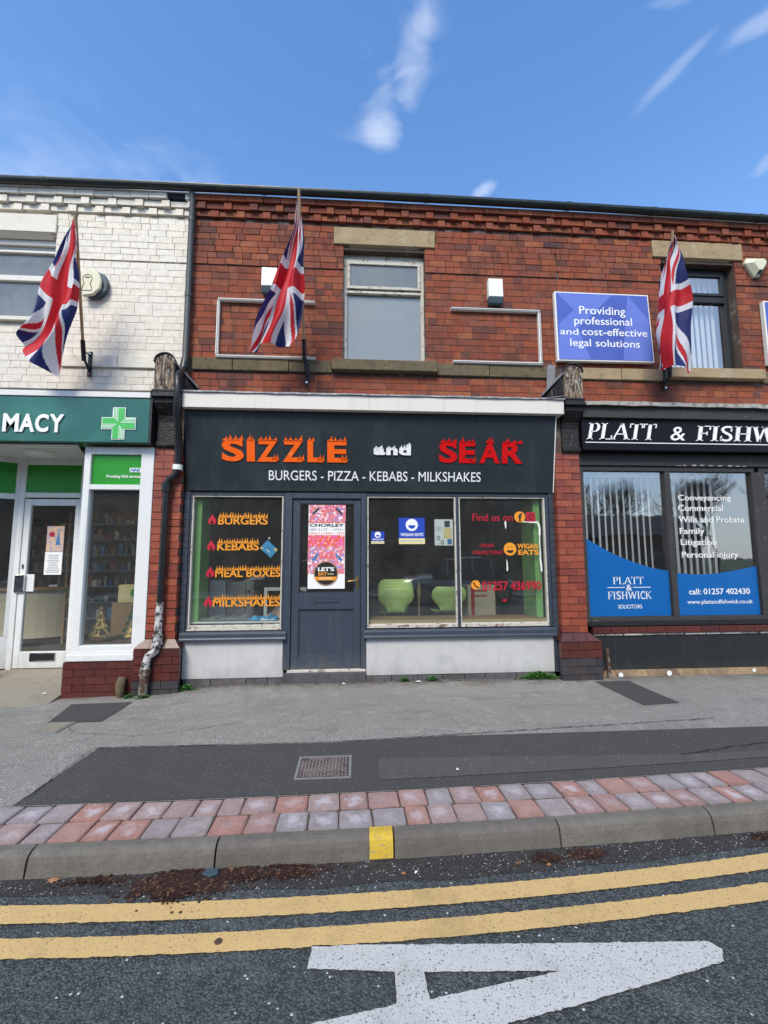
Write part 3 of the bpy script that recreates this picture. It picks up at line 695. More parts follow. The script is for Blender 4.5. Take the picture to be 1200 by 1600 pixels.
# roofs behind the gutters
for bld, x0, x1 in ((pharm, -8.5, -2.12), (mid, -2.118, 2.722), (off, 2.724, 9.5)):
    MB().prism_x([(-.06, 6.14), (4.6, 7.9), (9.2, 6.14), (9.2, 6.05), (-.06, 6.05)], x0, x1).build('roof', 'roof_slate', bld)
# side and back walls close the houses
box('side_wall', (-8.5, -8.3, .25, 9, -.2, 6.05), 'white_mortar', pharm); box('side_wall', (9.3, 9.5, .25, 9, -.2, 6.05), 'mortar', off)
for bld, x0, x1 in ((pharm, -8.3, -2.12), (mid, -2.118, 2.722), (off, 2.724, 9.3)): box('back_wall', (x0, x1, 9, 9.2, -.2, 6.05), 'mortar', bld)
# upper floor room behind the windows
for bld, x0, x1 in ((pharm, -5.8, -2.2), (mid, -1.2, 2.0), (off, 3.3, 6.4)):
    box('upper_room_floor', (x0, x1, .26, 4, 3.0, 3.1), 'wall_inner_dark', bld); box('upper_room_wall', (x0, x1, 4, 4.1, 3.1, 6.0), 'wall_inner_grey', bld)

# --- middle upper window
def stone_lintel(bld, x0, x1, z0, z1, mat, wx0, wx1):
    prof = [(-.035, z0), (-.035, z1), (.06, z1), (.06, z0)]
    mb = MB().prism_x(prof, x0, x1); mb.prism_x([(-.030, z0), (.055, z0), (.055, z0-.045), (.045, z0-.045)], wx0+.07, wx1-.07)
    return mb.build('lintel', mat, bld, bevel=.006)
w = MB(); frame(w, win_mid[0], win_mid[1], 3.93, 5.42, .045, .085, .16); w.box(-.12, .867, .080, .16, 4.93, 4.965); w.box(-.165, .912, .10, .16, 5.42, 5.49)
wf = w.build('window', 'peeling_paint', mid, bevel=.003)
mb = MB(); frame(mb, -.118, .865, 4.985, 5.372, .038, .062, .10); mb.build('top_sash', 'peeling_paint', wf, bevel=.003)
box('pane', (-.12, .867, .125, .129, 3.975, 4.93), 'upper_glass', wf); box('pane', (-.08, .827, .085, .089, 5.02, 5.335), 'upper_glass', wf)
box('blind', (-.12, .867, .135, .143, 3.955, 4.935), 'board_grey', wf); box('blind', (-.08, .827, .10, .106, 5.0, 5.36), 'wall_inner_grey', wf); 
stone_lintel(mid, -.295, 1.053, 5.54, 5.78, 'sandstone', win_mid[0], win_mid[1])
box('window_sill', (-.303, 1.05, -.095, .08, 3.79, 3.932), 'mossy_stone', mid, bevel=.008)
# --- office upper window (dark frame, vertical blinds)
w = MB(); frame(w, 4.225, 5.305, 3.94, 5.50, .075, .12, .19, wt=.07); w.box(4.30, 5.23, .115, .19, 5.00, 5.09)
wf = w.build('window', 'slate_black', off, bevel=.004)
mb = MB(); frame(mb, 4.305, 5.225, 5.095, 5.425, .04, .10, .15); mb.build('top_sash', 'slate_black', wf, bevel=.003)
box('pane', (4.30, 5.23, .155, .159, 4.015, 5.0), 'office_glass', wf); box('pane', (4.345, 5.185, .125, .129, 5.13, 5.385), 'office_glass', wf)
for i in range(11):
    x = 4.33+i*.083; b_ = MB(); a = rad(14)
    dx, dy = .036*math.cos(a), .036*math.sin(a)
    b_.add([(x-dx, .26-dy, 3.95), (x+dx, .26+dy, 3.95), (x+dx, .26+dy, 5.48), (x-dx, .26-dy, 5.48)], [(0,1,2,3)]); b_.build('blind_slat', 'white_laminate', wf)
stone_lintel(off, 4.10, 5.42, 5.555, 5.80, 'sandstone', win_off[0], win_off[1])
box('window_sill', (4.19, 5.54, -.095, .08, 3.80, 3.940), 'sandstone', off, bevel=.008)
# --- pharmacy upper window
w = MB(); frame(w, -5.0, -3.79, 4.39, 5.46, .05, .07, .14); w.box(-4.95, -3.84, .06, .14, 4.92, 4.99); w.box(-5.0, -3.79, .07, .14, 5.46, 5.52); w.box(-4.95, -3.84, .062, .14, 5.30, 5.33)
wf = w.build('window', 'cream_board', pharm, bevel=.003)
box('pane', (-4.95, -3.84, .10, .104, 4.43, 4.93), 'upper_glass', wf); box('pane', (-4.95, -3.84, .10, .104, 4.98, 5.40), 'upper_glass', wf)
box('blind', (-4.98, -3.81, .2, .21, 4.4, 5.45), 'wall_inner_grey', wf)
stone_lintel(pharm, -5.2, -3.79, 5.52, 5.76, 'white_stone', -5.0, -3.79)
box('window_sill', (-5.2, -3.77, -.05, .10, 4.335, 4.388), 'white_stone', pharm, bevel=.006)
box('air_brick', (2.545, 2.760, -.022, .0, 5.630, 5.700), 'maroon_brick', off)
mb = MB()
for i in range(6): mb.box(2.562+i*.033, 2.578+i*.033, -.026, -.0225, 5.640, 5.690)
mb.build('air_brick_holes', 'rubber_black', off)

# --- piers between the shops
def pier(bld_b, bld, x0, x1, px0, px1, z0, dark):
    bld_b.wall(x0, x1, .50, 2.74, -.12, 'glazed_brick', ch=.0875, bl=.215, phase=1, depth=.10, jit=.002, gap=.008)
    box('pier_core', (x0+.01, x1-.01, -.108, .30, -.2, 3.3), 'mortar', bld)
    box('pier_core', (px0+.008, px1-.008, -.162, -.109, -.2, .405), 'mortar', bld)
    bld_b.wall(px0, px1, z0, .40, -.175, 'maroon_brick', ch=.0875, bl=.215, phase=1, depth=.06, jit=.002, gap=.007)
    # chamfered plinth bricks
    n = 3
    for i in range(n):
        a = px0+(px1-px0)*i/n+.003; b_ = px0+(px1-px0)*(i+1)/n-.003
        ta = x0-.0 if i == 0 else a; tb = x1 if i == n-1 else b_
        MB().add([(a,-.176,.405),(b_,-.176,.405),(b_,0.0,.405),(a,0.0,.405),(ta,-.124,.497),(tb,-.124,.497),(tb,0.0,.497),(ta,0.0,.497)], [(0,3,2,1),(4,5,6,7),(0,1,5,4),(1,2,6,5),(2,3,7,6),(3,0,4,7)]).build('plinth_brick', 'maroon_brick', bld)
pier(brp, pharm, -2.395, -2.065, -2.50, -1.985, -.13, False)
pier(brm, mid, 2.530, 2.855, 2.475, 2.990, -.08, True)
brm.b = [(*b[:6], 'dark_plinth_brick') if b[6] == 'maroon_brick' and b[4] < .20 else b for b in brm.b]
brp.b = [(*b[:6], 'dark_plinth_brick') if b[6] == 'maroon_brick' and b[4] < .03 and b[0] > -2.52 else b for b in brp.b]
# navy painted brick strips either side of the middle shopfront
brm.wall(-2.062, -1.995, .50, 2.23, -.035, 'navy_brick', ch=.0875, phase=1, depth=.05, jit=.001, gap=.004)
brm.wall(2.462, 2.528, .02, 2.25, -.035, 'navy_brick', ch=.0875, phase=1, depth=.05, jit=.001, gap=.004)
# pharmacy plinth walls
brp.wall(-3.270, -2.505, -.15, .265, -.14, 'maroon_brick', ch=.083, bl=.235, phase=1, depth=.08, jit=.002, gap=.006)
box('plinth_core', (-3.26, -2.51, -.130, .1, -.2, .262), 'mortar', pharm)
brp.wall(-5.2, -4.36, -.15, .265, .12, 'maroon_brick', ch=.083, bl=.235, phase=1, depth=.08, jit=.002, gap=.006)
# console brackets
def console(bld, x0, x1, lead_left):
    g = MB(); prof = [(0.0, 2.74), (-.15, 2.74), (-.165, 2.765), (-.165, 2.80), (-.14, 2.82), (-.135, 3.05), (-.155, 3.13), (-.215, 3.19), (-.27, 3.25), (-.275, 3.31), (0.0, 3.31)]
    g.prism_x(prof, x0+.012, x1-.012); o = g.build('console', 'old_timber', bld, bevel=.003)
    g = MB(); g.box(x0-.01, x1+.01, -.315, 0, 3.31, 3.345); g.box(x0, x1, -.30, 0, 3.3455, 3.375); g.box(x0-.005, x1+.005, -.308, 0, 3.3755, 3.40); g.build('moulding', 'black_paint', o, bevel=.004)
    # round-topped block, its lead capping sloping down to the wall
    cx = (x0+x1)/2; hw = (x1-x0)/2-.01; zc = 3.74; pf = [(x1-.01, 3.40)] + [(cx+hw*math.cos(a), zc+hw*.85*math.sin(a)) for a in [math.pi*i/10 for i in range(11)]] + [(x0+.01, 3.40)]
    n = len(pf); v = [(x, -.285, z) for x, z in pf] + [(x, 0.005, z if z < 3.5 else z-.10) for x, z in pf]
    MB().add(v, [tuple(range(n)), tuple(range(2*n-1, n-1, -1))]+[(i, i+n, (i+1)%n+n, (i+1)%n) for i in range(n)]).build('finial', 'split_timber', o)
    g = MB(); hw2 = hw+.014; pf = [(cx+hw2*math.cos(a), zc+.006+hw2*.88*math.sin(a)) for a in [math.pi*i/10 for i in range(11)]]
    vv = [(x, -.302, z) for x, z in pf]+[(x, .002, z-.10) for x, z in pf]+[(cx+(x-cx)*.9, -.302, zc+(z-zc)*.9) for x, z in pf]; n = 11
    g.add(vv, [(i, i+1, i+1+n, i+n) for i in range(10)]+[(i, i+2*n, i+1+2*n, i+1) for i in range(10)]); g.build('capping', 'black_paint', o)
    # sloping side board running back to the wall
    s_ = -1 if lead_left else 1; xe = x0 if lead_left else x1
    a_, b_ = sorted((xe, xe+s_*.16))
    g = MB(); g.add([(xe+s_*.004, -.26, 3.40), (xe+s_*.15, -.03, 3.40), (xe+s_*.15, -.03, 3.56), (xe+s_*.004, -.26, 3.74), (xe+s_*.004, 0, 3.40), (xe+s_*.15, 0, 3.40), (xe+s_*.15, 0, 3.56), (xe+s_*.004, 0, 3.74)], [(0,1,2,3),(4,7,6,5),(0,4,5,1),(1,5,6,2),(2,6,7,3),(3,7,4,0)]); g.build('cheek', 'old_timber', o)
    g = MB(); g.add([(xe-s_*.01, -.30, 3.755), (xe+s_*.18, -.06, 3.545), (xe+s_*.18, .0, 3.55), (xe-s_*.01, .0, 3.765), (xe-s_*.01, -.30, 3.735), (xe+s_*.18, -.06, 3.52), (xe+s_*.18, .0, 3.52), (xe-s_*.01, .0, 3.735)], [(0,3,2,1),(4,5,6,7),(0,1,5,4),(1,2,6,5),(2,3,7,6),(3,0,4,7)]); g.build('lead_cap', 'lead', o)
console(pharm, -2.385, -2.135, False); console(mid, 2.615, 2.865, True)
g = MB(); g.add([(2.36, -.002, 3.60), (2.60, -.002, 3.64), (2.62, -.002, 3.93), (2.385, -.002, 3.93)], [(0,1,2,3)]); g.add([(2.36, -.010, 3.60), (2.60, -.010, 3.64), (2.62, -.034, 3.93), (2.385, -.034, 3.93)], [(0,1,2,3)]); 
MB().prism_y([(2.50,3.60),(2.62,3.72),(2.63,3.95),(2.52,3.945)], -.040, -.030).build('lead_soaker', 'lead', mid)

# --- cornice, flashing above the shop fronts
def lumpy(name, x0, x1, prof_top, prof_bot, mat, bld, amp=.006, st=.06):
    v = []; f = []; xs = frange(x0, x1, st)
    for i, x in enumerate(xs):
        for (y, z) in prof_top+prof_bot[::-1]:
            v.append((x, y+amp*noise.noise((x*4, z*9, y*9)), z+amp*noise.noise((x*5, y*7, 3.3+z*5))))
    m_ = len(prof_top)+len(prof_bot)
    for i in range(len(xs)-1):
        for q in range(m_): f.append((i*m_+q, (i+1)*m_+q, (i+1)*m_+(q+1) % m_, i*m_+(q+1) % m_))
    f.append(tuple(range(m_))); f.append(tuple((len(xs)-1)*m_+q for q in range(m_-1, -1, -1)))
    return MB().add(v, f).build(name, mat, bld)
MB().prism_x([(-.300, 3.190), (-.306, 3.365), (-.10, 3.372), (-.10, 3.190)], -2.035, 2.590).build('cornice_board', 'cream_board', mid, bevel=.003)
lumpy('lead_flashing', -2.06, 2.60, [(-.325, 3.368), (-.318, 3.388), (-.10, 3.415), (-.02, 3.50), (.004, 3.505)], [(-.31, 3.366), (-.09, 3.374), (-.0, 3.40)], 'lead', mid)
MB().add([(2.37,-.335,3.385),(2.60,-.33,3.42),(2.62,-.24,3.44),(2.42,-.22,3.41),(2.37,-.335,3.375),(2.60,-.33,3.41),(2.62,-.24,3.43),(2.42,-.22,3.40)],[(0,1,2,3),(7,6,5,4),(0,4,5,1),(1,5,6,2),(2,6,7,3),(3,7,4,0)]).build('lead_flap', 'lead', mid)
MB().box(-5.4, -2.42, -.26, -.0, 3.305, 3.372).build('cornice_board', 'white_paint', pharm, bevel=.004)
lumpy('lead_flashing', -5.4, -2.42, [(-.255, 3.374), (-.245, 3.40), (-.02, 3.46), (.004, 3.465)], [(-.25, 3.373), (.0, 3.376)], 'grey_timber', pharm, .003)
MB().box(2.87, 9.4, -.235, -.02, 3.18, 3.33).build('cornice_board', 'grey_timber', off, bevel=.003)
lumpy('lead_flashing', 2.87, 9.4, [(-.285, 3.325), (-.285, 3.375), (-.12, 3.41), (-.02, 3.46), (.004, 3.465)], [(-.27, 3.332), (-.0, 3.336)], 'pale_flashing', off, .012)

# ================================================================== middle shopfront
# structure of the ground floor: floor, ceiling, partition walls, back wall
def room(bld, x0, x1, y0, y1, zf, zc, wall, parts=('l', 'r', 'b')):
    box('shop_floor', (x0, x1, y0, y1, -.15, zf), 'wall_inner_dark', bld); box('shop_ceiling', (x0, x1, y0, y1, zc, 2.99), 'wall_inner_grey', bld)
    box('partition_wall', (x0, x0+.05, y0, y1, zf, zc), wall, bld); box('partition_wall', (x1-.05, x1, y0, y1, zf, zc), wall, bld)
    box('rear_partition', (x0+.05, x1-.05, y1-.1, y1, zf, zc), wall, bld)
room(mid, -2.10, 2.66, .20, 5.2, .10, 2.6, 'wall_inner_dark')
room(off, 2.76, 7.8, .20, 5.2, .10, 2.7, 'wall_inner_dark')
room(pharm, -8.2, -2.16, .75, 6.0, .04, 2.9, 'beige_panel')
box('green_wall_panel', (-1.965, -1.885, .075, .40, .662, 2.2), 'lime_paint', mid); box('green_wall_panel', (2.30, 2.385, .075, .50, .662, 2.2), 'lime_paint', mid)
box('grey_wall_panel', (-2.045, -1.99, .401, 2.2, .10, 2.55), 'wall_inner_grey', mid)
box('ceiling_bulkhead', (-2.0, 2.5, .07, .20, 2.23, 2.6), 'wall_inner_dark', mid)
# stall risers, sill, plinth stones
for (x0, x1) in ((-2.015, -.845), (.138, 2.462)):
    box('stall_riser', (x0, x1, -.020, .12, .018, .452), 'render_white', mid, bevel=.004)
    MB().prism_x([(-.075, .455), (-.075, .475), (-.066, .49), (-.066, .535), (-.045, .556), (.05, .565), (.05, .455)], x0-.03, x1+.03 if x1 < 0 else x1+.02).build('window_board', 'navy_paint', mid, bevel=.002)
x = -2.0
while x < 2.46:
    w_ = R.uniform(.22, .42); x2 = min(x+w_, 2.465)
    if x < -.842 < x2: x2 = -.842
    if -.842 <= x < .137: x = .137; continue
    box('plinth_stone', (x+.003, x2-.003, -.012+R.uniform(-.006, .004), .1, -.14, .014), 'plinth_stone', mid, bevel=.004)
    x = x2
box('door_step', (-.842, .135, -.045, .12, -.14, .066), 'plinth_stone', mid, bevel=.008)
box('threshold', (-.80, .13, -.030, .09, .068, .098), 'peeling_paint', mid, bevel=.003)
# windows
def shop_window(x0, x1, gx0, gx1, gz0, gz1, mat='navy_paint'):
    w = MB(); frame(w, x0, x1, .567, 2.225, .0, -.02, .09) if False else None
    w.box(x0, gx0-.016, -.020, .10, .567, 2.225); w.box(gx1+.016, x1, -.020, .10, .567, 2.225); w.box(gx0-.016, gx1+.016, -.019, .10, gz1+.012, 2.225)
    o = w.build('shop_window', mat, mid, bevel=.002)
    g = MB(); frame(g, gx0-.0155, gx1+.0155, gz0-.045, gz1+.0115, .0165, -.010, .05, wb=.046); g.build('bead', 'peeling_paint', o, bevel=.002)
    box('pane', (gx0, gx1, .018, .022, gz0, gz1), 'shop_glass', o)
    return o
shop_window(-1.995, -.857, -1.958, -.897, .625, 2.172)
shop_window(.135, 1.288, .165, 1.250, .615, 2.172); shop_window(1.290, 2.462, 1.318, 2.405, .615, 2.172)
mb = MB(); mb.box(.15, 1.13, -.028, -.0205, .572, .607); mb.box(1.36, 2.20, -.028, -.0205, .572, .607); mb.build('peeling_rail', 'peeling_red', mid, bevel=.002)
mb = MB(); mb.box(-1.99, -.87, -.026, -.0205, .568, .585); mb.build('peeling_rail', 'peeling_red', mid, bevel=.002)
# door
fr = MB(); fr.box(-.855, -.772, -.030, .10, .098, 2.225); fr.box(.072, .133, -.030, .10, .098, 2.225); fr.box(-.772, .072, -.028, .10, 2.150, 2.225); fr.build('door_frame', 'navy_paint', mid, bevel=.004)
d = MB(); d.box(-.768, -.680, .0, .05, .100, 2.146); d.box(-.012, .068, .0, .05, .100, 2.146); d.box(-.680, -.012, .001, .05, 2.090, 2.146); d.box(-.680, -.012, .001, .05, .80, 1.000); d.box(-.680, -.012, .001, .05, .100, .245)
d.box(-.680, -.012, .022, .045, .245, .80)
door = d.build('door', 'navy_paint', mid, bevel=.003)
g = MB(); frame(g, -.68, -.012, 1.001, 2.0895, .014, .006, .04); g.build('glazing_bead', 'black_paint', door)
box('pane', (-.672, -.020, .018, .022, 1.01, 2.085), 'door_glass', door)
g = MB(); frame(g, -.680, -.012, .245, .80, .012, .010, .03); g.build('panel_moulding', 'navy_paint', door, bevel=.002)
g = MB(); frame(g, -.485, -.200, .880, .935, .008, -.008, .0); g.box(-.476, -.209, -.004, .0, .889, .926); g.build('letterbox', 'navy_paint', door, bevel=.002)
g = MB(); g.box(.016, .046, -.008, .0, 1.04, 1.19); g.build('handle_plate', 'brass', door, bevel=.003)
g = MB(); g.tube([(.030, -.006, 1.150), (.030, -.045, 1.150), (.018, -.052, 1.150), (-.085, -.050, 1.135)], .009, 8); g.build('handle', 'brass', door)

# fascia sign (tilted forward at the top)
def TY(z, d=0): return -.05-.18*(z-2.25)-d
def tilt(mb, d=0):
    mb.v = [(x, TY(z, d)+(y), z) for x, y, z in mb.v]; return mb
sg = thing('fascia_sign', 'dark grey fascia sign with orange and red flaming letters above the middle shop', 'shop sign', (.24, -.1, 2.25))
tilt(MB().box(-2.040, 2.517, 0, .03, 2.238, 3.189)).build('panel', 'fascia_panel', sg)
g = MB(); g.add([(-2.039, TY(2.24, -.03), 2.24), (2.516, TY(2.24, -.03), 2.24), (2.516, -.0, 2.24), (-2.039, -.0, 2.24)], [(0,1,2,3)])
g.box(-2.039, 2.516, -.02, .1, 2.2255, 2.237); g.build('return_edge', 'black_paint', sg)
MB().add([(2.518, TY(2.24), 2.238), (2.518, -.0, 2.238), (2.518, -.0, 3.189), (2.518, TY(3.19), 3.189), (2.530, TY(2.24), 2.238), (2.530, -.0, 2.238), (2.530, -.0, 3.189), (2.530, TY(3.19), 3.189)], [(0,1,2,3),(7,6,5,4),(0,4,5,1),(1,5,6,2),(2,6,7,3),(3,7,4,0)]).build('end_trim', 'alarm_white', sg)
def letter(ch, x0, x1, z0, z1, mat, seed, n=3, fh=.09, low=False):
    g = text_mb(ch, x0, x1, z0, z1, -.011, 0, bold=.035)
    if ch in 'A': flames(g, x0+(x1-x0)*.3, x1-(x1-x0)*.3, z1-.012, fh, -.011, 0, 2, seed)
    else: flames(g, x0+.01, x1-.008, z1-.016, fh, -.011, 0, n, seed)
    if low: flames(g, x1-.075, x1+.012, z0+.02, .09, -.011, 0, 2, seed+9)
    return tilt(g).build('letter', mat, sg, fix=True)
for i, (ch, x0, x1, n, lo) in enumerate((('S',-1.609,-1.346,4,0),('I',-1.312,-1.216,2,0),('Z',-1.190,-.940,4,1),('Z',-.884,-.635,4,1),('L',-.584,-.392,2,1),('E',-.344,-.105,4,1))):
    if ch == 'L':
        g = text_mb('L', x0, x1, 2.585, 2.845, -.011, 0, bold=.035); flames(g, x0, x0+.085, 2.835, .07, -.011, 0, 2, 3); flames(g, x1-.075, x1+.012, 2.60, .12, -.011, 0, 2, 8); tilt(g).build('letter', 'sign_orange', sg)
    else: letter(ch, x0, x1, 2.585, 2.845, 'sign_orange', i+1, n, .085, lo)
for i, (ch, x0, x1, n, lo) in enumerate((('S',1.040,1.269,3,0),('E',1.292,1.500,3,1),('A',1.552,1.812,2,0),('R',1.840,2.105,3,0))):
    letter(ch, x0, x1, 2.595, 2.855, 'sign_red', i+21, n, .08, lo)
for i, (ch, x0, x1, z1) in enumerate((('a',.222,.368,2.79),('h',.380,.520,2.79),('d',.535,.685,2.83))):
    if ch == 'h': ch = 'n'
    g = text_mb(ch, x0, x1, 2.680, z1-.02, -.018, 0, bold=.045); flames(g, x0+.005, x1-.03 if ch != 'd' else x1-.06, z1-.035 if ch != 'd' else z1-.075, .06, -.018, 0, 2, 31+i)
    if ch == 'd': flames(g, x1-.045, x1, z1-.03, .05, -.018, 0, 1, 41)
    tilt(g).build('letter', 'sign_white', sg)
g = MB()
for x in (-1.98, -.80, .36, 1.46, 2.46):
    for z in (2.29, 3.13): g.disc_y(x, z, .009, -.004, 0, 8)
tilt(g).build('screw_head', 'chrome', sg, kind='stuff')
for x in (-.52, 1.0): tilt(MB().box(x-.0015, x+.0015, -.0012, 0, 2.240, 3.187)).build('panel_joint', 'rubber_black', sg)
tilt(text_mb('BURGERS - PIZZA - KEBABS - MILKSHAKES', -1.053, 1.575, 2.366, 2.484, -.004, 0)).build('lettering', 'sign_white', sg)

# ================================================================== window lettering on the middle shop
def wl(label, x, z, cat='window sticker', name='window_lettering'): return thing(name, label, cat, (x, .015, z))
YV = .012
rows = (('BURGERS', -1.668, -1.072, 1.828, 1.955, 'upper'), ('KEBABS', -1.668, -1.172, 1.513, 1.64, 'second'), ('MEAL BOXES', -1.680, -.905, 1.192, 1.312, 'third'), ('MILKSHAKES', -1.695, -.905, .842, .965, 'lowest'))
desc = {'BURGERS': 'orange flaming word BURGERS, top line on the left shop window', 'KEBABS': 'orange flaming word KEBABS above the pair of words on the left shop window',
        'MEAL BOXES': 'orange flaming words MEAL BOXES on the left shop window above the cupboards', 'MILKSHAKES': 'orange flaming word MILKSHAKES, bottom line on the left shop window'}
for i, (s_, x0, x1, z0, z1, _) in enumerate(rows):
    e = wl(desc[s_], x0, z0, 'window lettering'); h = z1-z0; cap = z0+h*.66
    g = text_mb(s_, x0, x1, z0, cap+.012, YV, YV+.002, bold=.022); n = int((x1-x0)/.030)
    r_ = random.Random(i); 
    flames(g, x0+.003, x1-.003, cap+.002, h*.62, YV, YV+.002, n, i+5); g.build('lettering', 'vinyl_orange', e, fix=False)
    fx = -1.790+(.0 if i < 3 else -.01); g = MB()
    g.prism_y([(fx, z0+.03), (fx+.02, z0+.005), (fx+.045, z0), (fx+.035, z0+.04), (fx+.055, z0+.055), (fx+.062, z0+.022), (fx+.07, z0), (fx+.095, z0+.018), (fx+.10, z0+.045), (fx+.085, z0+.08), (fx+.07, z0+.085), (fx+.055, z0+.13), (fx+.035, z0+.10), (fx+.012, z0+.07)], YV, YV+.002)
    g.build('flame_emblem', 'flame_red', e)
# tilted blue card
card = thing('hanging_card', 'small blue tilted card hung inside the left shop window', 'card', (-1.05, .03, 1.53)); 
MB().prism_y([(-1.073,1.642),(-.945,1.52),(-1.028,1.42),(-1.163,1.54)], .026, .030).build('card', 'card_blue', card)
MB().prism_y([(-1.163,1.54),(-1.135,1.565),(-1.115,1.543),(-1.137,1.522)], .0245, .0255).build('corner', 'cream_strip', card)
MB().prism_y([(-.945,1.52),(-.975,1.548),(-.998,1.522),(-.968,1.493)], .0245, .0255).build('corner', 'cream_strip', card)
text_mb('CARD', -1.10, -1.02, 1.53, 1.555, .0235, .0245, rot=rad(-43)).build('print', 'paper_white', card) if False else MB().prism_y([(-1.075,1.53),(-1.035,1.492),(-1.045,1.48),(-1.085,1.518)], .0245, .0255).build('print', 'paper_white', card)
box('suction_hook', (-1.062, -1.040, .024, .04, 1.645, 1.675), 'alarm_white', card, bevel=.004)
def smile(g, x, z, r, y): # bowl-like smile mark
    g.prism_y([(x-r*.62, z-.05*r)]+[(x+r*.62*math.cos(a), z-.05*r+r*.62*math.sin(a)) for a in [math.pi+math.pi*i/12 for i in range(13)]], y, y+.001)
def badge(x0, x1, z0, z1, lab, y=YV):
    e = wl(lab, x0, z0, name='window_sticker'); w_ = x1-x0; h = z1-z0
    box('backing', (x0, x1, y+.001, y+.002, z0+h*.22, z1), 'badge_blue', e); box('footer', (x0, x1, y+.001, y+.002, z0, z0+h*.22-.001), 'cream_strip', e)
    MB().disc_y(x0+w_*.5, z0+h*.73, w_*.235, y, y+.0008).build('disc', 'paper_white', e)
    g = MB(); smile(g, x0+w_*.5, z0+h*.73, w_*.22, y-.0015); g.build('smile', 'badge_blue', e)
    text('WIGAN EATS', x0+w_*.06, x1-w_*.06, z0+h*.30, z0+h*.42, y, 'paper_white', e, th=.0008, bold=.02)
    text('ORDER ONLINE TODAY', x0+w_*.05, x1-w_*.05, z0+h*.07, z0+h*.15, y, 'card_blue', e, th=.0008)
badge(.199, .362, 1.592, 1.745, 'small blue square sticker with white smile disc left of the big one')
badge(.545, .872, 1.588, 1.916, 'large blue square sticker with white smile disc in the middle shop window')
e = thing('leaflet', 'white leaflet with two gadget pictures taped inside the shop window', 'leaflet', (1.1, .02, 1.57))
box('paper', (.998, 1.232, .025, .027, 1.570, 1.900), 'paper_white', e)
for (a, b_, c, d_, m_) in ((1.125,1.195,1.80,1.880,'alarm_blue'), (1.115,1.215,1.655,1.79,'cream_strip'), (1.16,1.215,1.585,1.65,'steel_blue'), (1.02,1.09,1.80,1.805,'paper_grey'), (1.02,1.10,1.78,1.785,'paper_grey'), (1.02,1.08,1.76,1.765,'paper_grey')): box('picture', (a, b_, .0235, .0245, c, d_), m_, e)
for (a, c) in ((1.045, 1.665), (1.095, 1.61)): 
    g = MB(); g.tube([(a+.018*math.cos(t_), .0235, c+.025*math.sin(t_)) for t_ in [2*math.pi*i/14 for i in range(15)]], .004, 5, caps=False); g.build('picture', 'rubber_black', e)
# right hand window
e = wl('dark red words Find us on with orange and red round marks', 1.48, 1.87, 'window lettering')
text('Find us on', 1.482, 2.005, 1.878, 1.972, YV, 'vinyl_red', e, bold=.012)
MB().disc_y(2.098, 1.932, .071, YV, YV+.002).build('disc', 'vinyl_orange', e); text('f', 2.078, 2.128, 1.868, 1.978, YV-.0025, 'rubber_black', e, th=.001, bold=.03)
MB().box(2.180, 2.302, YV, YV+.002, 1.872, 1.992).build('square_mark', 'vinyl_red', e, bevel=.0005)
g = MB(); g.tube([(2.241+.028*math.cos(t_), YV-.002, 1.932+.028*math.sin(t_)) for t_ in [2*math.pi*i/16 for i in range(17)]], .004, 4, caps=False); g.disc_y(2.278, 1.967, .006, YV-.002, YV, 8); g.build('camera_mark', 'rubber_black', e)
e = wl('dark red words ORDER ONLINE TODAY beside orange smiling disc', 1.47, 1.5, 'window lettering')
text('ORDER', 1.570, 1.755, 1.548, 1.590, YV, 'vinyl_red', e, bold=.015); text('ONLINE TODAY', 1.475, 1.868, 1.458, 1.505, YV, 'vinyl_red', e, bold=.015)
e = wl('orange smiling disc beside two stacked orange words on the right shop window', 1.88, 1.45, 'window sticker', 'window_sticker')
MB().disc_y(1.958, 1.523, .082, YV, YV+.002).build('disc', 'vinyl_orange', e)
g = MB(); g.prism_y([(1.958+.045*math.cos(a), 1.508+.035*math.sin(a)) for a in [math.pi+math.pi*i/10 for i in range(11)]], YV-.002, YV-.001); g.disc_y(1.935, 1.548, .007, YV-.002, YV-.001, 8); g.disc_y(1.981, 1.548, .007, YV-.002, YV-.001, 8); g.build('smile', 'rubber_black', e)
text('WIGAN', 2.052, 2.325, 1.528, 1.592, YV, 'vinyl_orange', e, bold=.03); text('EATS', 2.062, 2.325, 1.448, 1.515, YV, 'vinyl_orange', e, bold=.035)
e = wl('dark red telephone number beside orange telephone disc', 1.45, 1.0, 'window lettering')
text('01257 436990', 1.585, 2.345, 1.005, 1.125, YV, 'vinyl_red', e, bold=.03)
MB().disc_y(1.504, 1.078, .057, YV, YV+.002).build('disc', 'vinyl_orange', e)
g = MB(); g.tube([(1.480, YV-.001, 1.108), (1.490, YV-.001, 1.075), (1.512, YV-.001, 1.055), (1.535, YV-.001, 1.048)], [.011, .007, .007, .011], 6); g.build('telephone_mark', 'rubber_black', e)
e = wl('small faint red emblem under the telephone number', 1.86, .88); smile(gg := MB(), 1.868, .90, .05, YV); gg.build('emblem', 'vinyl_red', e)
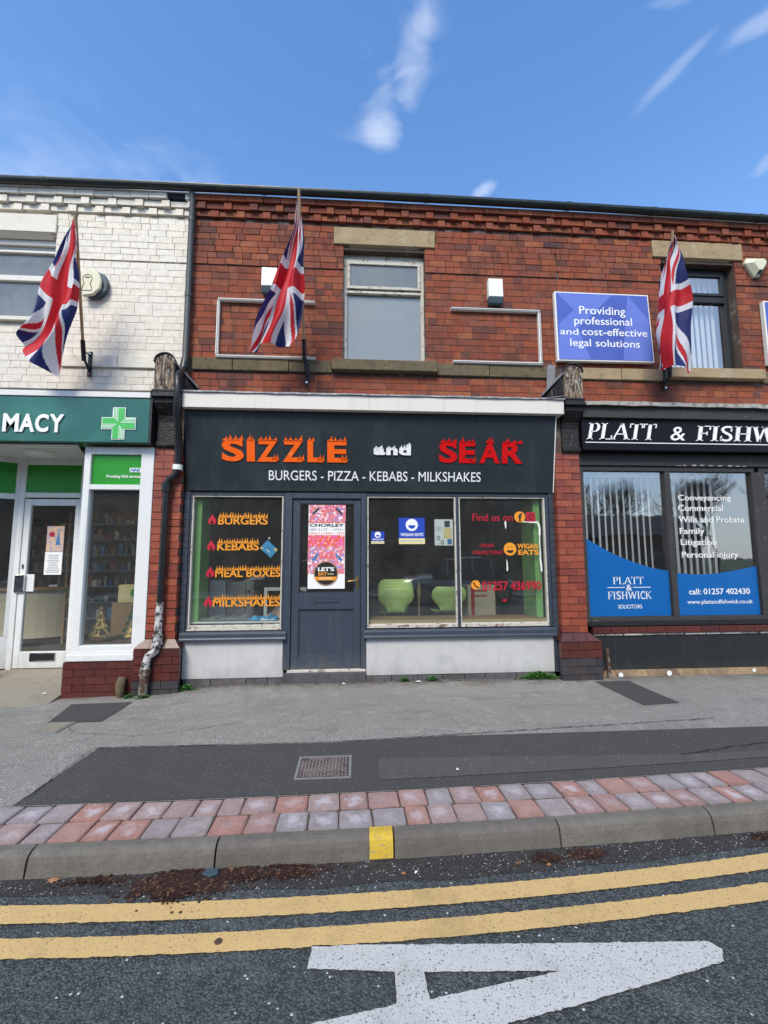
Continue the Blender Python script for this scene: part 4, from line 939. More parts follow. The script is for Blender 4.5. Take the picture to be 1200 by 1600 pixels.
# narrow pale strips of uneven width on the glass
e = thing('pale_strip', 'ragged pale line around the right shop window corner', 'tape', (2.3, .015, 1.5))
g = MB(); pts = [(2.12, 1.872), (2.22, 1.868), (2.33, 1.866), (2.352, 1.80), (2.350, 1.70), (2.346, 1.6), (2.350, 1.5), (2.348, 1.4), (2.356, 1.3), (2.358, 1.24)]
for a, b_ in zip(pts, pts[1:]):
    w_ = R.uniform(.005, .012); dx, dz = b_[0]-a[0], b_[1]-a[1]; l_ = math.hypot(dx, dz); nx, nz_ = -dz/l_*w_, dx/l_*w_
    g.prism_y([(a[0]-nx, a[1]-nz_), (b_[0]-nx, b_[1]-nz_), (b_[0]+nx*1.1, b_[1]+nz_*1.1), (a[0]+nx, a[1]+nz_)], .013, .0145)
g.build('tape', 'paper_white', e)
e = thing('pale_strip', 'two short white tape scraps one above the other on the right shop window', 'tape', (1.9, .015, 1.5))
MB().prism_y([(1.905,1.885),(1.918,1.87),(1.92,1.82),(1.912,1.775),(1.904,1.80),(1.898,1.85)], .013, .0145).build('tape', 'paper_white', e)
MB().prism_y([(1.908,1.40),(1.92,1.36),(1.925,1.28),(1.918,1.245),(1.905,1.25),(1.908,1.32)], .013, .0145).build('tape', 'paper_white', e)

# poster in the door
e = thing('poster', 'tall pink and orange event poster behind the shop door glass', 'poster', (-.34, .03, 1.05))
box('sheet', (-.575, -.125, .0245, .026, 1.045, 2.082), 'paper_white', e)
box('upper_print', (-.568, -.118, .023, .0242, 1.868, 2.082), 'pink_print', e); box('band_print', (-.575, -.122, .023, .0242, 1.850, 1.866), 'orange_print', e)
box('lower_print', (-.578, -.130, .023, .0242, 1.225, 1.700), 'pink_print', e); box('orange_field', (-.578, -.130, .0215, .0228, 1.560, 1.698), 'orange_print', e)
text('CHORLEY', -.560, -.140, 1.802, 1.842, .0225, 'rubber_black', e, th=.001, bold=.03, name='lettering')
text('SEP 21ST - 19TH', -.560, -.150, 1.752, 1.782, .0225, 'paper_grey', e, th=.001, bold=.0); text('OPEN 6.30PM - 9PM', -.565, -.140, 1.708, 1.735, .0225, 'orange_print', e, th=.001)
for (zc, zz) in ((2.0, 1), (1.43, -1)):
    for s_ in (-1, 1):
        MB().prism_y([(-.343+s_*.11, zc+.05), (-.343+s_*.19, zc-.03), (-.343+s_*.17, zc-.055), (-.343+s_*.10, zc+.02)], .0205, .0218).build('swoosh', 'alarm_blue' if zz > 0 else 'steel_blue', e)
    g = MB()
    for k_ in range(7):
        g.prism_y([(-.343-.10+k_*.033, zc-.012), (-.343-.076+k_*.033, zc-.012), (-.343-.08+k_*.031, zc+.028-abs(k_-3)*.005), (-.343-.097+k_*.031, zc+.028-abs(k_-3)*.005)], .0205, .0218)
        g.prism_y([(-.343-.09+k_*.030, zc+.035), (-.343-.070+k_*.030, zc+.035), (-.343-.074+k_*.028, zc+.068-abs(k_-3)*.006), (-.343-.088+k_*.028, zc+.068-abs(k_-3)*.006)], .0205, .0218)
    g.build('banner', 'orange_print', e)
e.location.y -= .0145
e = thing('round_sticker', 'round black and orange window sticker over the foot of the tall poster', 'sticker', (-.35, .015, 1.23))
MB().disc_y(-.355, 1.232, .146, .0165, .0175, 36).build('rim', 'wood_board', e); MB().disc_y(-.355, 1.232, .136, .0155, .0163, 36).build('disc', 'rubber_black', e)
text("LET'S", -.452, -.255, 1.258, 1.308, .0145, 'paper_white', e, th=.0008, bold=.04); text('EAT', -.447, -.345, 1.205, 1.248, .0145, 'vinyl_orange', e, th=.0008, bold=.03); text('LOCAL', -.338, -.258, 1.215, 1.232, .0145, 'cream_strip', e, th=.0008, bold=.03)
MB().prism_y([(-.488,1.192),(-.222,1.192),(-.236,1.148),(-.474,1.148)], .0145, .0153).build('ribbon', 'vinyl_orange', e); text('PROUD MEMBER', -.43, -.28, 1.162, 1.18, .0135, 'paper_white', e, th=.0008); e.location.y -= .0155

# ================================================================== inside the middle shop
for (x0, x1) in ((-1.98, -.86), (.15, 2.43)):
    box('inner_window_shelf', (x0, x1, .055, .52, .640, .660) if x0 < 0 else (x0, x1, .06, .40, .638, .658), 'white_laminate' if x0 < 0 else 'wood_board', mid, bevel=.003)
box('shelf_edge', (.15, 2.43, .052, .059, .610, .652), 'pale_wood', mid)
cb = thing('cupboard', 'white and grey cupboard with tilted door behind the left shop window', 'cupboard', (-1.75, 1.1, .1))
box('carcass', (-2.04+.03, -1.79, .82, 1.3, .101, 1.115), 'white_laminate', cb, bevel=.004); box('grey_unit', (-1.785, -1.41, .86, 1.35, .101, 1.09), 'grey_laminate', cb, bevel=.004)
box('door', (-1.765, -1.52, .835, .855, .14, 1.07), 'grey_laminate', cb, bevel=.003); box('side_strip', (-1.50, -1.43, .84, .858, .12, 1.07), 'grey_laminate', cb)
box('handle', (-1.53+.04, -1.50+.05, .825, .835, .95, .975), 'rubber_black', cb)
fr_ = thing('empty_frame', 'pale empty timber frame leaning behind the left shop window', 'frame', (-1.0, .7, .1))
g = MB(); frame(g, -1.235, -.66, .102, 1.02, .045, .70, .73); g.build('frame', 'white_laminate', fr_, bevel=.003)
mx_ = thing('debris_bag', 'crumpled brown bags on the floor behind the pale timber frame', 'bags', (-1.0, .95, .1))
g = MB()
bm = bmesh.new(); bmesh.ops.create_icosphere(bm, subdivisions=3, radius=1)
for v in bm.verts:
    n_ = noise.noise(v.co*2.3)*.35; v.co = Vector((-1.02+v.co.x*.26*(1+n_), 1.0+v.co.y*.18*(1+n_), .42+v.co.z*.32*(1+n_)))
me = bpy.data.meshes.new('bag'); bm.to_mesh(me); bm.free(); me.materials.append(MT['sunset_print']); place(bpy.data.objects.new('bag', me), mx_)
# crumpled paper and plastic on the sill
def crumple(name, lab, cat, cx, cy, z, lx, ly, h, mat, seed):
    v = []; f = []; nx, ny = 26, 8
    for i in range(nx+1):
        for j in range(ny+1):
            x = cx-lx/2+lx*i/nx; y = cy-ly/2+ly*j/ny; e_ = min(i, nx-i, j*1.5, (ny-j)*1.5); k_ = min(1, e_/3)
            v.append((x+.012*noise.noise((x*20, y*20, seed)), y, z+.004+k_*h*(.5+noise.noise((x*13, y*13, seed+4))*1.1)))
    for i in range(nx):
        for j in range(ny): q = i*(ny+1)+j; f.append((q, q+ny+1, q+ny+2, q+1))
    o = MB().add(v, f).build(name, mat, None); return solo(o, lab, cat)
crumple('crumpled_paper', 'long crumpled grey sheet lying on the left window sill inside', 'paper', -1.60, .22, .665, .72, .26, .05, 'grey_laminate', 1)
crumple('plastic_sheet', 'crumpled pale plastic on the sill at the right of the left window', 'plastic sheet', -1.12, .18, .665, .36, .2, .06, 'card_blue', 5)
crumple('white_wrapper', 'small white crumpled wrapper beside pale plastic on the window sill', 'wrapper', -1.06, .10, .665, .16, .06, .035, 'paper_white', 8)
# lime chairs seen from behind
def chair(name, label, x, y, zf, legs=True, rot=0.0, group=None, s=1.0):
    e = thing(name, label, 'chair', (x, y, zf), group)
    prof_ = [(-.255, .90, .165), (-.262, .885, .205), (-.262, .84, .238), (-.245, .77, .258), (-.225, .70, .250), (-.205, .62, .205), (-.185, .54, .135), (-.165, .47, .108), (-.11, .435, .150), (-.02, .43, .205), (.10, .435, .225), (.20, .44, .21), (.235, .42, .16)]
    prof_ = [(yy, .535+(zz-.44)*.80, w_) for yy, zz, w_ in prof_]
    v = []; f = []; nj = 10
    for (yy, zz, w_) in prof_:
        for j in range(nj+1):
            u = j/nj*2-1; v.append((x+w_*u, y+yy+.045*u*u*(1 if zz > .58 else 0), zf+zz+(.02*u*u if zz < .55 else 0)))
    for i in range(len(prof_)-1):
        for j in range(nj): q = i*(nj+1)+j; f.append((q, q+1, q+nj+2, q+nj+1))
    mb = MB().add(v, f, True); o = mb.build('seat_shell', 'lime_plastic', e)
    so_ = o.modifiers.new('thick', 'SOLIDIFY'); so_.thickness = .012; o.modifiers.new('round', 'SUBSURF').levels = 1; o.modifiers['round'].render_levels = 1
    if legs:
        for sx in (-1, 1):
            for sy in (-1, 1):
                g = MB().tube([(x+sx*.06, y+.02, zf+.512), (x+sx*.17, y+sy*.14+.02, zf+.507), (x+sx*.205, y+sy*.17+.02, zf+.485), (x+sx*.235, y+sy*.22+.02, zf+.004)], .010, 7); g.build('leg', 'chrome', e)
    return e
GR = 'lime green chairs in the middle shop'
chair('stacked_chair', 'lowest lime green chair of the stack behind the shop window', .575, .95, .10, True, group=GR)
for k_, lb in ((1, 'second lime green chair from the bottom of the stack'), (2, 'third lime green chair from the bottom of the stack'), (3, 'topmost lime green chair of the stack behind the window')):
    chair('stacked_chair', lb, .575, .95+.030*k_, .10+.036*k_, False, group=GR)
chair('single_chair', 'single lime green chair on chrome legs beside the window post', 1.345, 1.05, .10, True, group=GR)
ct = thing('service_counter', 'dark panelled service counter at the back of the middle shop', 'counter', (1.4, 3.1, .1))
box('base', (.3, 2.3, 3.0, 3.5, .101, .93), 'wall_inner_grey', ct)
for k_ in range(5): box('panel', (.32+.4*k_, .70+.4*k_, 2.985, 2.999, .15, .90), 'wall_inner_grey', ct, bevel=.002)
box('top', (.26, 2.34, 2.94, 3.55, .931, .965), 'grey_laminate', ct, bevel=.003)
fg = thing('drinks_fridge', 'tall dark drinks fridge at the back of the middle shop', 'fridge', (.2, 4.4, .1))
box('cabinet', (-.15, .50, 4.3, 4.95, .101, 2.05), 'slate_black', fg, bevel=.01); box('door_glass', (-.10, .45, 4.28, 4.29, .3, 1.75), 'office_glass', fg)
for k_ in range(5): box('shelf', (-.10, .45, 4.294, 4.299, .35+.28*k_, .37+.28*k_), 'chrome', fg)
for k_, (x0, x1, z0, z1, m_) in enumerate(((.75,1.15,1.35,1.85,'grey_laminate'), (1.3,2.0,1.45,1.95,'paper_grey'), (-1.5,-1.1,1.5,1.9,'alarm_blue'))):
    e = thing('wall_board', ('grey framed board on the rear wall above the counter', 'long pale menu board on the rear wall of the middle shop', 'small dark blue board on the rear wall behind the cupboards')[k_], 'board', (x0, 5.0, z0)); box('board', (x0, x1, 5.06, 5.09, z0, z1), m_, e); g = MB(); frame(g, x0, x1, z0, z1, .03, 5.04, 5.059); g.build('frame', 'wood_board', e)
hd_ = thing('extractor_hood', 'steel extractor hood above the service counter', 'hood', (1.5, 3.8, 1.9)); MB().prism_x([(3.7,1.9),(4.5,1.9),(4.5,2.35),(4.1,2.35)], .7, 2.2).build('hood', 'chrome', hd_); box('duct', (1.2, 1.6, 4.15, 4.5, 2.351, 2.599), 'chrome', hd_)
bx = thing('striped_carton', 'tall white carton with red stripes standing by the right window', 'carton', (1.68, .9, .1))
box('carton', (1.62, 2.02, .85, 1.15, .101, 1.02), 'beige_panel', bx, bevel=.004)
box('stripe', (1.665, 1.715, .847, .8495, .11, 1.015), 'vinyl_red', bx)
for zz in (.86, .93): box('stripe', (1.716, 1.90, .847, .8495, zz, zz+.02), 'vinyl_red', bx)
an = thing('wooden_stand', 'slim wooden display stand between the two green chairs', 'stand', (.93, .98, .1))
g = MB().tube([(.93, .98, .102), (.93, 1.0, .95)], .016, 6); g.build('post', 'pale_wood', an)
MB().prism_y([(.90, .93), (.93, 1.10), (.96, .93), (.945, .84), (.915, .84)], .97, .99).build('blade', 'pale_wood', an)

# ================================================================== pharmacy shopfront
YP = -.12
w = MB(); w.box(-3.20, -3.125, YP, -.02, .385, 2.745); w.box(-2.55, -2.402, YP, -.02, .36, 2.745); w.box(-3.125, -2.55, YP+.001, -.02, 2.230, 2.290); w.box(-3.125, -2.55, YP+.001, -.02, 2.655, 2.745); w.box(-3.125, -2.55, YP+.001, -.02, .385, .435)
sw = w.build('shop_window', 'upvc', pharm, bevel=.004)
MB().box(-3.24, -2.44, YP-.035, -.02, .270, .345).build('sill', 'upvc', sw, bevel=.006); MB().box(-3.21, -2.50, YP-.012, -.02, .3455, .384).build('sill', 'upvc', sw, bevel=.004)
box('pane', (-3.125, -2.55, -.075, -.071, .435, 2.230), 'shop_glass', sw); box('green_panel', (-3.125, -2.55, -.085, -.06, 2.290, 2.655), 'panel_green', sw)
# splayed return window beside the door, and corner post
def quad_box(name, p, q, z0, z1, th, mat, parent):
    d_ = Vector((q[0]-p[0], q[1]-p[1])); n_ = Vector((-d_.y, d_.x)).normalized()*th/2
    return MB().prism_z([(p[0]-n_.x, p[1]-n_.y), (q[0]-n_.x, q[1]-n_.y), (q[0]+n_.x, q[1]+n_.y), (p[0]+n_.x, p[1]+n_.y)], z0, z1).build(name, mat, parent)
rw = quad_box('return_window', (-3.185, -.02), (-3.60, .60), .04, .43, .06, 'upvc', pharm)
quad_box('rail', (-3.185, -.02), (-3.60, .60), 2.23, 2.30, .06, 'upvc', rw); quad_box('rail', (-3.185, -.02), (-3.60, .60), 2.66, 2.745, .06, 'upvc', rw)
quad_box('post', (-3.57, .56), (-3.61, .62), .431, 2.659, .07, 'upvc', rw); quad_box('post', (-3.175, -.02), (-3.20, .03), .431, 2.659, .06, 'upvc', rw)
quad_box('pane', (-3.20, .0), (-3.58, .57), .431, 2.23, .004, 'shop_glass', rw); quad_box('green_panel', (-3.20, .0), (-3.58, .57), 2.301, 2.659, .02, 'panel_green', rw)
lw_ = quad_box('return_window', (-5.2, .10), (-4.42, .62), .04, .43, .06, 'upvc', pharm)
quad_box('rail', (-5.2, .10), (-4.42, .62), 2.20, 2.27, .06, 'upvc', lw_); quad_box('rail', (-5.2, .10), (-4.42, .62), 2.68, 2.745, .06, 'upvc', lw_)
quad_box('post', (-4.47, .59), (-4.40, .635), .431, 2.679, .07, 'upvc', lw_)
quad_box('pane', (-5.2, .10), (-4.47, .585), .431, 2.20, .004, 'shop_glass', lw_); quad_box('green_panel', (-5.2, .10), (-4.47, .585), 2.271, 2.679, .02, 'panel_green', lw_)
# door wall
fr2 = MB(); fr2.box(-4.41, -4.345, .58, .66, .02, 2.745); fr2.box(-3.645, -3.60, .58, .66, .02, 2.745); fr2.box(-4.345, -3.645, .581, .66, 2.225, 2.290); fr2.box(-4.345, -3.645, .581, .66, 2.665, 2.745); fo = fr2.build('door_frame', 'upvc', pharm, bevel=.004)
box('green_panel', (-4.345, -3.645, .60, .63, 2.290, 2.665), 'panel_green', fo)
d = MB(); d.box(-4.340, -4.262, .59, .64, .035, 2.205); d.box(-3.700, -3.648, .59, .64, .035, 2.205); d.box(-4.262, -3.700, .591, .64, 2.120, 2.205); d.box(-4.262, -3.700, .591, .64, .035, .240)
pd = d.build('door', 'upvc', pharm, bevel=.004); box('pane', (-4.262, -3.700, .612, .616, .240, 2.120), 'door_glass', pd)
box('letterbox', (-4.12, -3.83, .582, .5905, .135, .215), 'rubber_black', pd, bevel=.003); g = MB(); frame(g, -4.13, -3.82, .125, .225, .009, .579, .585); g.build('letterbox_frame', 'chrome', pd)
box('push_plate', (-4.375, -4.258, .560, .589, .99, 1.215), 'chrome', pd, bevel=.003); box('push_plate', (-4.256, -4.16, .600, .611, 1.0, 1.22), 'white_laminate', pd)
box('lock', (-4.312, -4.292, .582, .5895, 1.29, 1.35), 'rubber_black', pd, bevel=.004)
MB().box(-4.262, -3.95, .3, .301, .0, .001) if False else None
MB().prism_z([(-4.42,.62),(-3.61,.62),(-3.27,-.15),(-5.3,-.15)], 2.747, 2.76).build('soffit', 'white_laminate', pharm)
g = MB()
for k_ in range(6): g.box(-5.2, -3.3+.0*k_, -.1+.11*k_, -.098+.11*k_, 2.744, 2.7465)
g.build('soffit_joint', 'paper_grey', pharm)
rl = thing('ceiling_light', 'round flush ceiling light in the pharmacy entrance', 'light', (-3.95, .22, 2.745)); 
MB().tube([(-3.95, .22, 2.744), (-3.95, .22, 2.735), (-3.95, .22, 2.715)], [.175, .175, .15], 28).build('rim', 'alarm_white', rl); MB().tube([(-3.95, .22, 2.7145), (-3.95, .22, 2.705), (-3.95, .22, 2.698)], [.14, .12, .06], 24).build('diffuser', 'white_laminate', rl)
# ramp slab
v = [(-5.3,-.40,-.155),(-3.275,-.40,-.135),(-3.275,.0,-.07),(-3.61,.62,.03),(-4.42,.62,.03),(-5.3,.0,-.07)]
MB().add(v+[(x, y, -.2) for x, y, z in v], [(0,1,2,3,4,5),(0,6,7,1),(1,7,8,2),(2,8,9,3),(3,9,10,4),(4,10,11,5)]).build('entrance_ramp', 'ramp_concrete', pharm)
# notices on the pharmacy door and window
pn = thing('notice', 'festive printed card taped to the pharmacy door glass', 'notice', (-3.93, .6, 1.52)); box('card', (-4.045, -3.830, .605, .607, 1.515, 1.848), 'sunset_print', pn)
MB().prism_y([(-3.93,1.60),(-3.87,1.60),(-3.89,1.72),(-3.898,1.82),(-3.906,1.72)], .6025, .6045).build('spire', 'steel_blue', pn); MB().disc_y(-3.98, 1.74, .035, .6025, .6045, 14).build('bauble', 'vinyl_red', pn)
pn = thing('notice', 'white typed notice below the festive card on the pharmacy door', 'notice', (-3.93, .6, 1.21)); box('sheet', (-4.05, -3.832, .605, .607, 1.212, 1.510), 'paper_white', pn)
g = MB()
for k_ in range(11): w_ = R.uniform(.05, .085); g.box(-3.942-w_, -3.942+w_, .603, .6045, 1.24+.022*k_, 1.247+.022*k_)
g.build('typed_line', 'paper_grey', pn, kind='stuff')
pn = thing('notice', 'tall white opening notice in the side window left of the door', 'notice', (-4.8, .2, 1.0)); quad_box('sheet', (-5.0, .222), (-4.68, .435), 1.03, 1.80, .004, 'paper_white', pn)
# pharmacy interior
pc = thing('pharmacy_counter', 'curved beige counter inside the pharmacy door', 'counter', (-5.0, 2.3, .04))
def arc_pts(r, y0, n=14): return [(-5.3+r*math.sin(a), y0-r*math.cos(a)+r) for a in [rad(-30+80*i/n) for i in range(n+1)]]
def arc_slab(r0, r1, cy, z0, z1, name, mat):
    A_ = [( -5.5+r0*math.cos(a), cy+r0*math.sin(a)) for a in [rad(-110+110*i/16) for i in range(17)]]; B_ = [(-5.5+r1*math.cos(a), cy+r1*math.sin(a)) for a in [rad(-110+110*i/16) for i in range(17)]]
    n = 17; v = [(x, y, z0) for x, y in A_+B_]+[(x, y, z1) for x, y in A_+B_]; f = []
    for i in range(n-1): f += [(i, i+1, i+1+2*n, i+2*n), (i+n, i+3*n, i+1+3*n, i+1+n), (i+2*n, i+1+2*n, i+1+3*n, i+3*n), (i, i+n, i+n+1, i+1)]
    f += [(0, 2*n, 3*n, n), (n-1, 2*n-1, 4*n-1, 3*n-1)]
    MB().add(v, f).build(name, mat, pc)
arc_slab(1.15, 1.10, 3.1, .16, .915, 'front', 'beige_panel'); arc_slab(1.12, 1.08, 3.1, .041, .158, 'plinth', 'rubber_black'); arc_slab(1.20, .70, 3.1, .917, .95, 'top', 'wood_board')
mo = thing('monitor', 'beige till monitor on the pharmacy counter', 'monitor', (-4.62, 2.5, .95)); MB().prism_y([(-4.78,1.15),(-4.47,1.20),(-4.47,1.50),(-4.68,1.50)], 2.50, 2.56).build('screen', 'beige_panel', mo, bevel=.004); box('stand', (-4.66, -4.60, 2.51, 2.55, .951, 1.17), 'rubber_black', mo)
ph_ = thing('desk_phone', 'black telephone on the pharmacy counter', 'telephone', (-4.85, 2.35, .95)); box('body', (-4.94, -4.80, 2.3, 2.44, .951, 1.0), 'rubber_black', ph_, bevel=.008); box('handset', (-5.10, -4.96, 2.3, 2.36, .951, .985), 'paper_white', ph_, bevel=.008)
tint = ['vinyl_red', 'alarm_blue', 'paper_grey', 'wood_board', 'beige_panel', 'tinsel_green', 'steel_blue', 'beige_panel', 'maroon_brick', 'wood_board', 'cream_strip', 'rubber_black']
def shelves(label, x0, x1, y, z0, z1, n, seed):
    e = thing('shelf_unit', label, 'shelves', ((x0+x1)/2, y, .04)); r = random.Random(seed)
    box('back_board', (x0, x1, y+.35, y+.38, .041, z1+.2), 'wood_board', e); box('side', (x0-.03, x0, y, y+.38, .041, z1+.2), 'wood_board', e); box('side', (x1, x1+.03, y, y+.38, .041, z1+.2), 'wood_board', e)
    for k_ in range(n):
        z = z0+(z1-z0)*k_/(n-1); box('shelf', (x0, x1, y, y+.349, z-.02, z), 'grey_laminate', e); x = x0+.02
        while x < x1-.1:
            w_ = r.uniform(.022, .085); h = r.uniform(.05, (z1-z0)/(n-1)*.70)
            box('product_box', (x, x+w_-.006, y+.03, y+.15, z+.0005, z+h), r.choice(tint), e); x += w_+r.choice((0, 0, .01, .04))
SHG = 'product shelves in the pharmacy'
shelves('tall product shelves seen through the pharmacy shop window', -4.75, -3.25, 2.2, .45, 2.0, 7, 3)
shelves('product shelves at the back wall behind the pharmacy counter', -7.2, -5.0, 4.6, .5, 2.1, 6, 8)
tl = thing('strip_light', 'warm lit strip light on the pharmacy ceiling', 'light', (-3.6, 1.5, 2.8)); box('housing', (-4.3, -3.0, 1.40, 1.52, 2.84, 2.899), 'alarm_white', tl); g = MB().tube([(-4.25, 1.46, 2.815), (-3.05, 1.46, 2.815)], .02, 8); g.build('tube', 'tube_light', tl)
tl = thing('strip_light', 'warm lit strip light over the curved pharmacy counter', 'light', (-5.4, 2.5, 2.8)); box('housing', (-6.1, -4.7, 2.44, 2.56, 2.84, 2.899), 'alarm_white', tl); g = MB().tube([(-6.0, 2.5, 2.815), (-4.8, 2.5, 2.815)], .02, 8); g.build('tube', 'tube_light', tl)
wd = box('window_display_board', (-3.12, -2.45, .0, .70, .36, .42), 'rubber_black', pharm)
def tree_orn(x, y, z, h, label, mat, name='tree_ornament'):
    e = thing(name, label, 'ornament', (x, y, z)); g = MB()
    for sx in (-.02, .02): g.tube([(x+sx*h*2, y, z), (x+sx*h, y, z+h*.25)], .006, 5)
    g.build('leg', mat, e); g = MB(); r = random.Random(int(x*100))
    for (a, b_, w_) in ((.20, .48, .27), (.40, .66, .19), (.60, .86, .12)):
        for k_ in range(22):
            t_ = r.uniform(0, 2*math.pi); p = (x+w_*h*math.cos(t_), y+w_*h*.5*math.sin(t_), z+h*a+r.uniform(0, .05)*h); q = (x+r.uniform(-.03, .03)*h, y, z+h*b_)
            g.tube([p, q], .005, 4)
            g.tube([p, (x+w_*h*math.cos(t_+.8), y+w_*h*.5*math.sin(t_+.8), z+h*a)], .005, 4)
    g.build('frame', mat, e)
    st_ = []
    for k_ in range(10): rr_ = .075*h if k_ % 2 == 0 else .035*h; st_.append((x+rr_*math.sin(2*math.pi*k_/10), z+h*.93+rr_*math.cos(2*math.pi*k_/10)))
    MB().prism_y(st_, y-.01, y+.01).build('star', mat, e)
tree_orn(-3.02, .10, .421, .44, 'larger gold wire tree ornament with star in the pharmacy window', 'gold_foil')
tree_orn(-2.72, .20, .421, .26, 'smaller gold wire tree ornament partly behind the window frame', 'gold_foil')
tree_orn(-2.80, .40, .421, .42, 'dark green tinsel tree behind the gold wire trees', 'tinsel_green', 'tinsel_tree')
yb = thing('display_box', 'yellow boxed gift on the pharmacy display behind the gold tree', 'box', (-3.0, .8, .42)); box('stand', (-3.3, -2.75, .85, 1.2, .041, .82), 'wood_board', yb); box('carton', (-3.22, -2.85, .84, 1.0, .821, 1.06), 'cream_strip', yb, bevel=.003); MB().disc_y(-3.0, .95, .06, .836, .8395, 16).build('picture', 'panel_green', yb)
for k_ in range(13):
    pass
fl_ = thing('fairy_lights', 'string of dark fairy lights down the pharmacy window post', 'fairy lights', (-3.08, -.04, .5)); g = MB()
g.tube([(-3.085+.018*math.sin(i*2.3), -.040, .5+.12*i) for i in range(14)], .003, 4, caps=False)
for i in range(12):
    z = .55+.135*i; g.tube([(-3.10, -.043, z), (-3.055, -.05, z+.008)], .007, 5)
g.build('string', 'rubber_black', fl_)
# pharmacy fascia sign
ps = thing('pharmacy_sign', 'dark green glossy fascia sign with white lettering and green cross', 'shop sign', (-3.8, -.2, 2.76))
box('panel', (-5.4, -2.425, -.245, -.0, 2.768, 3.300), 'pharmacy_green', ps, bevel=.003)
box('edge_trim', (-2.424, -2.400, -.24, -.0, 2.768, 3.300), 'black_paint', ps)
yF = -.251
# earlier letters of the word run out of frame
for ch, a_, b_ in (('P',-4.86,-4.70),('H',-4.68,-4.51),('A',-4.50,-4.33),('R',-4.32,-4.15)): text(ch, a_, b_, 2.872, 3.086, yF-.012, 'sign_white', ps, th=.014, bold=.010 if ch == 'M' else .03, name='letter')
for ch, a_, b_ in (('M',-4.040,-3.868),('A',-3.860,-3.692),('C',-3.685,-3.540),('Y',-3.530,-3.372)): text(ch, a_, b_, 2.872, 3.086, yF-.012, 'sign_white', ps, th=.014, bold=.03, name='letter')
cx_, cz_ = -2.762, 2.990
def plus(r, w_): return [(cx_-w_,cz_-r),(cx_+w_,cz_-r),(cx_+w_,cz_-w_),(cx_+r,cz_-w_),(cx_+r,cz_+w_),(cx_+w_,cz_+w_),(cx_+w_,cz_+r),(cx_-w_,cz_+r),(cx_-w_,cz_+w_),(cx_-r,cz_+w_),(cx_-r,cz_-w_),(cx_-w_,cz_-w_)]
MB().prism_y(plus(.192, .072), yF-.006, yF+.001).build('cross_border', 'sign_white', ps); MB().prism_y(plus(.184, .064), yF-.010, yF-.0065).build('cross', 'cross_green', ps)
g = MB()
for q in range(4):
    for k_ in range(4):
        u = .012+.016*k_; p = [(-u-.003, .012+u), (-u+.003, .012+u), (-u+.003, .184), (-u-.003, .184)]
        ca, sa = round(math.cos(q*math.pi/2)), round(math.sin(q*math.pi/2)); g.prism_y([(cx_+x*ca-z*sa, cz_+x*sa+z*ca) for x, z in p], yF-.0115, yF-.0105)
g.build('cross_stripe', 'sign_white', ps)
ns = wl('white boxed initials and line of small words on green pharmacy panel', -2.8, 2.4, 'window sticker', 'window_sticker')
box('plate', (-2.690, -2.560, -.092, -.087, 2.445, 2.498), 'paper_white', ns); text('NHS', -2.682, -2.568, 2.452, 2.491, -.0945, 'steel_blue', ns, th=.001, bold=.04, shear=.2)
text('Providing NHS services', -2.955, -2.560, 2.368, 2.412, -.0885, 'paper_white', ns, th=.002, bold=.02)

# ================================================================== office shopfront
box('shopfront_beam', (2.872, 9.4, -.055, .10, 2.600, 2.765), 'grey_timber', off, bevel=.006)
mb = MB(); mb.box(3.6, 4.3, -.060, -.0555, 2.603, 2.618); mb.box(4.35, 5.2, -.060, -.0555, 2.603, 2.622); mb.build('flaking_edge', 'peeling_paint', off) if False else None
for k_ in range(9): a_ = 4.15+.12*k_+R.uniform(0, .05); box('flaking_edge', (a_, a_+R.uniform(.03, .09), -.058, -.0553, 2.603, 2.603+R.uniform(.006, .02)), 'pale_flashing', off)
w = MB(); w.box(2.885, 2.945, -.03, .10, .565, 2.597); w.box(2.945, 5.30, -.029, .10, 2.535, 2.597); w.box(4.045, 4.120, -.03, .10, .665, 2.535); w.box(5.255, 5.36, -.03, .10, .665, 2.535); w.box(2.945, 5.36, -.029, .10, .610, .665)
ow = w.build('shop_window', 'grey_timber', off, bevel=.004); box('pane', (2.945, 4.045, .018, .022, .665, 2.535), 'office_glass', ow); box('pane', (4.120, 5.255, .018, .022, .665, 2.535), 'office_glass', ow)
box('sill', (2.90, 5.40, -.060, .08, .560, .609), 'black_paint', ow, bevel=.004)
# door bay at the edge of frame
w = MB(); w.box(5.361, 5.44, -.03, .10, .05, 2.597); w.box(5.44, 6.5, -.029, .10, 2.535, 2.597); w.box(5.44, 6.5, -.029, .10, 2.22, 2.29); od = w.build('door_frame', 'grey_timber', off, bevel=.004); box('pane', (5.44, 6.5, .018, .022, 2.29, 2.535), 'office_glass', od)
box('door', (5.445, 6.35, .0, .06, .05, 2.21), 'grey_timber', off, bevel=.004); box('front_wall', (6.5, 9.4, -.02, .2, -.2, 2.6), 'mortar', off)
x = 2.94
while x < 5.36:
    x2 = min(x+.235, 5.36); box('sill_tile', (x+.003, x2-.003, -.085, .08, .478, .552), 'maroon_brick', off, bevel=.004); x = x2
x = 2.96
while x < 5.36:
    x2 = min(x+R.uniform(.15, .3), 5.36); box('mortar_lump', (x+.004, x2-.004, -.060+R.uniform(-.01, .01), .05, .445, .474), 'peeling_paint', off, bevel=.006); x = x2
box('stall_panel', (2.975, 5.42, -.045, .10, .035, .438), 'slate_black', off, bevel=.003)
box('stall_core', (2.93, 5.42, -.030, .19, -.2, .44), 'mortar', off)
def joint(k_): x_ = 3.0+.2*k_; return (x_+(.09 if k_ % 2 else 0), x_+(0 if k_ % 2 else .09))
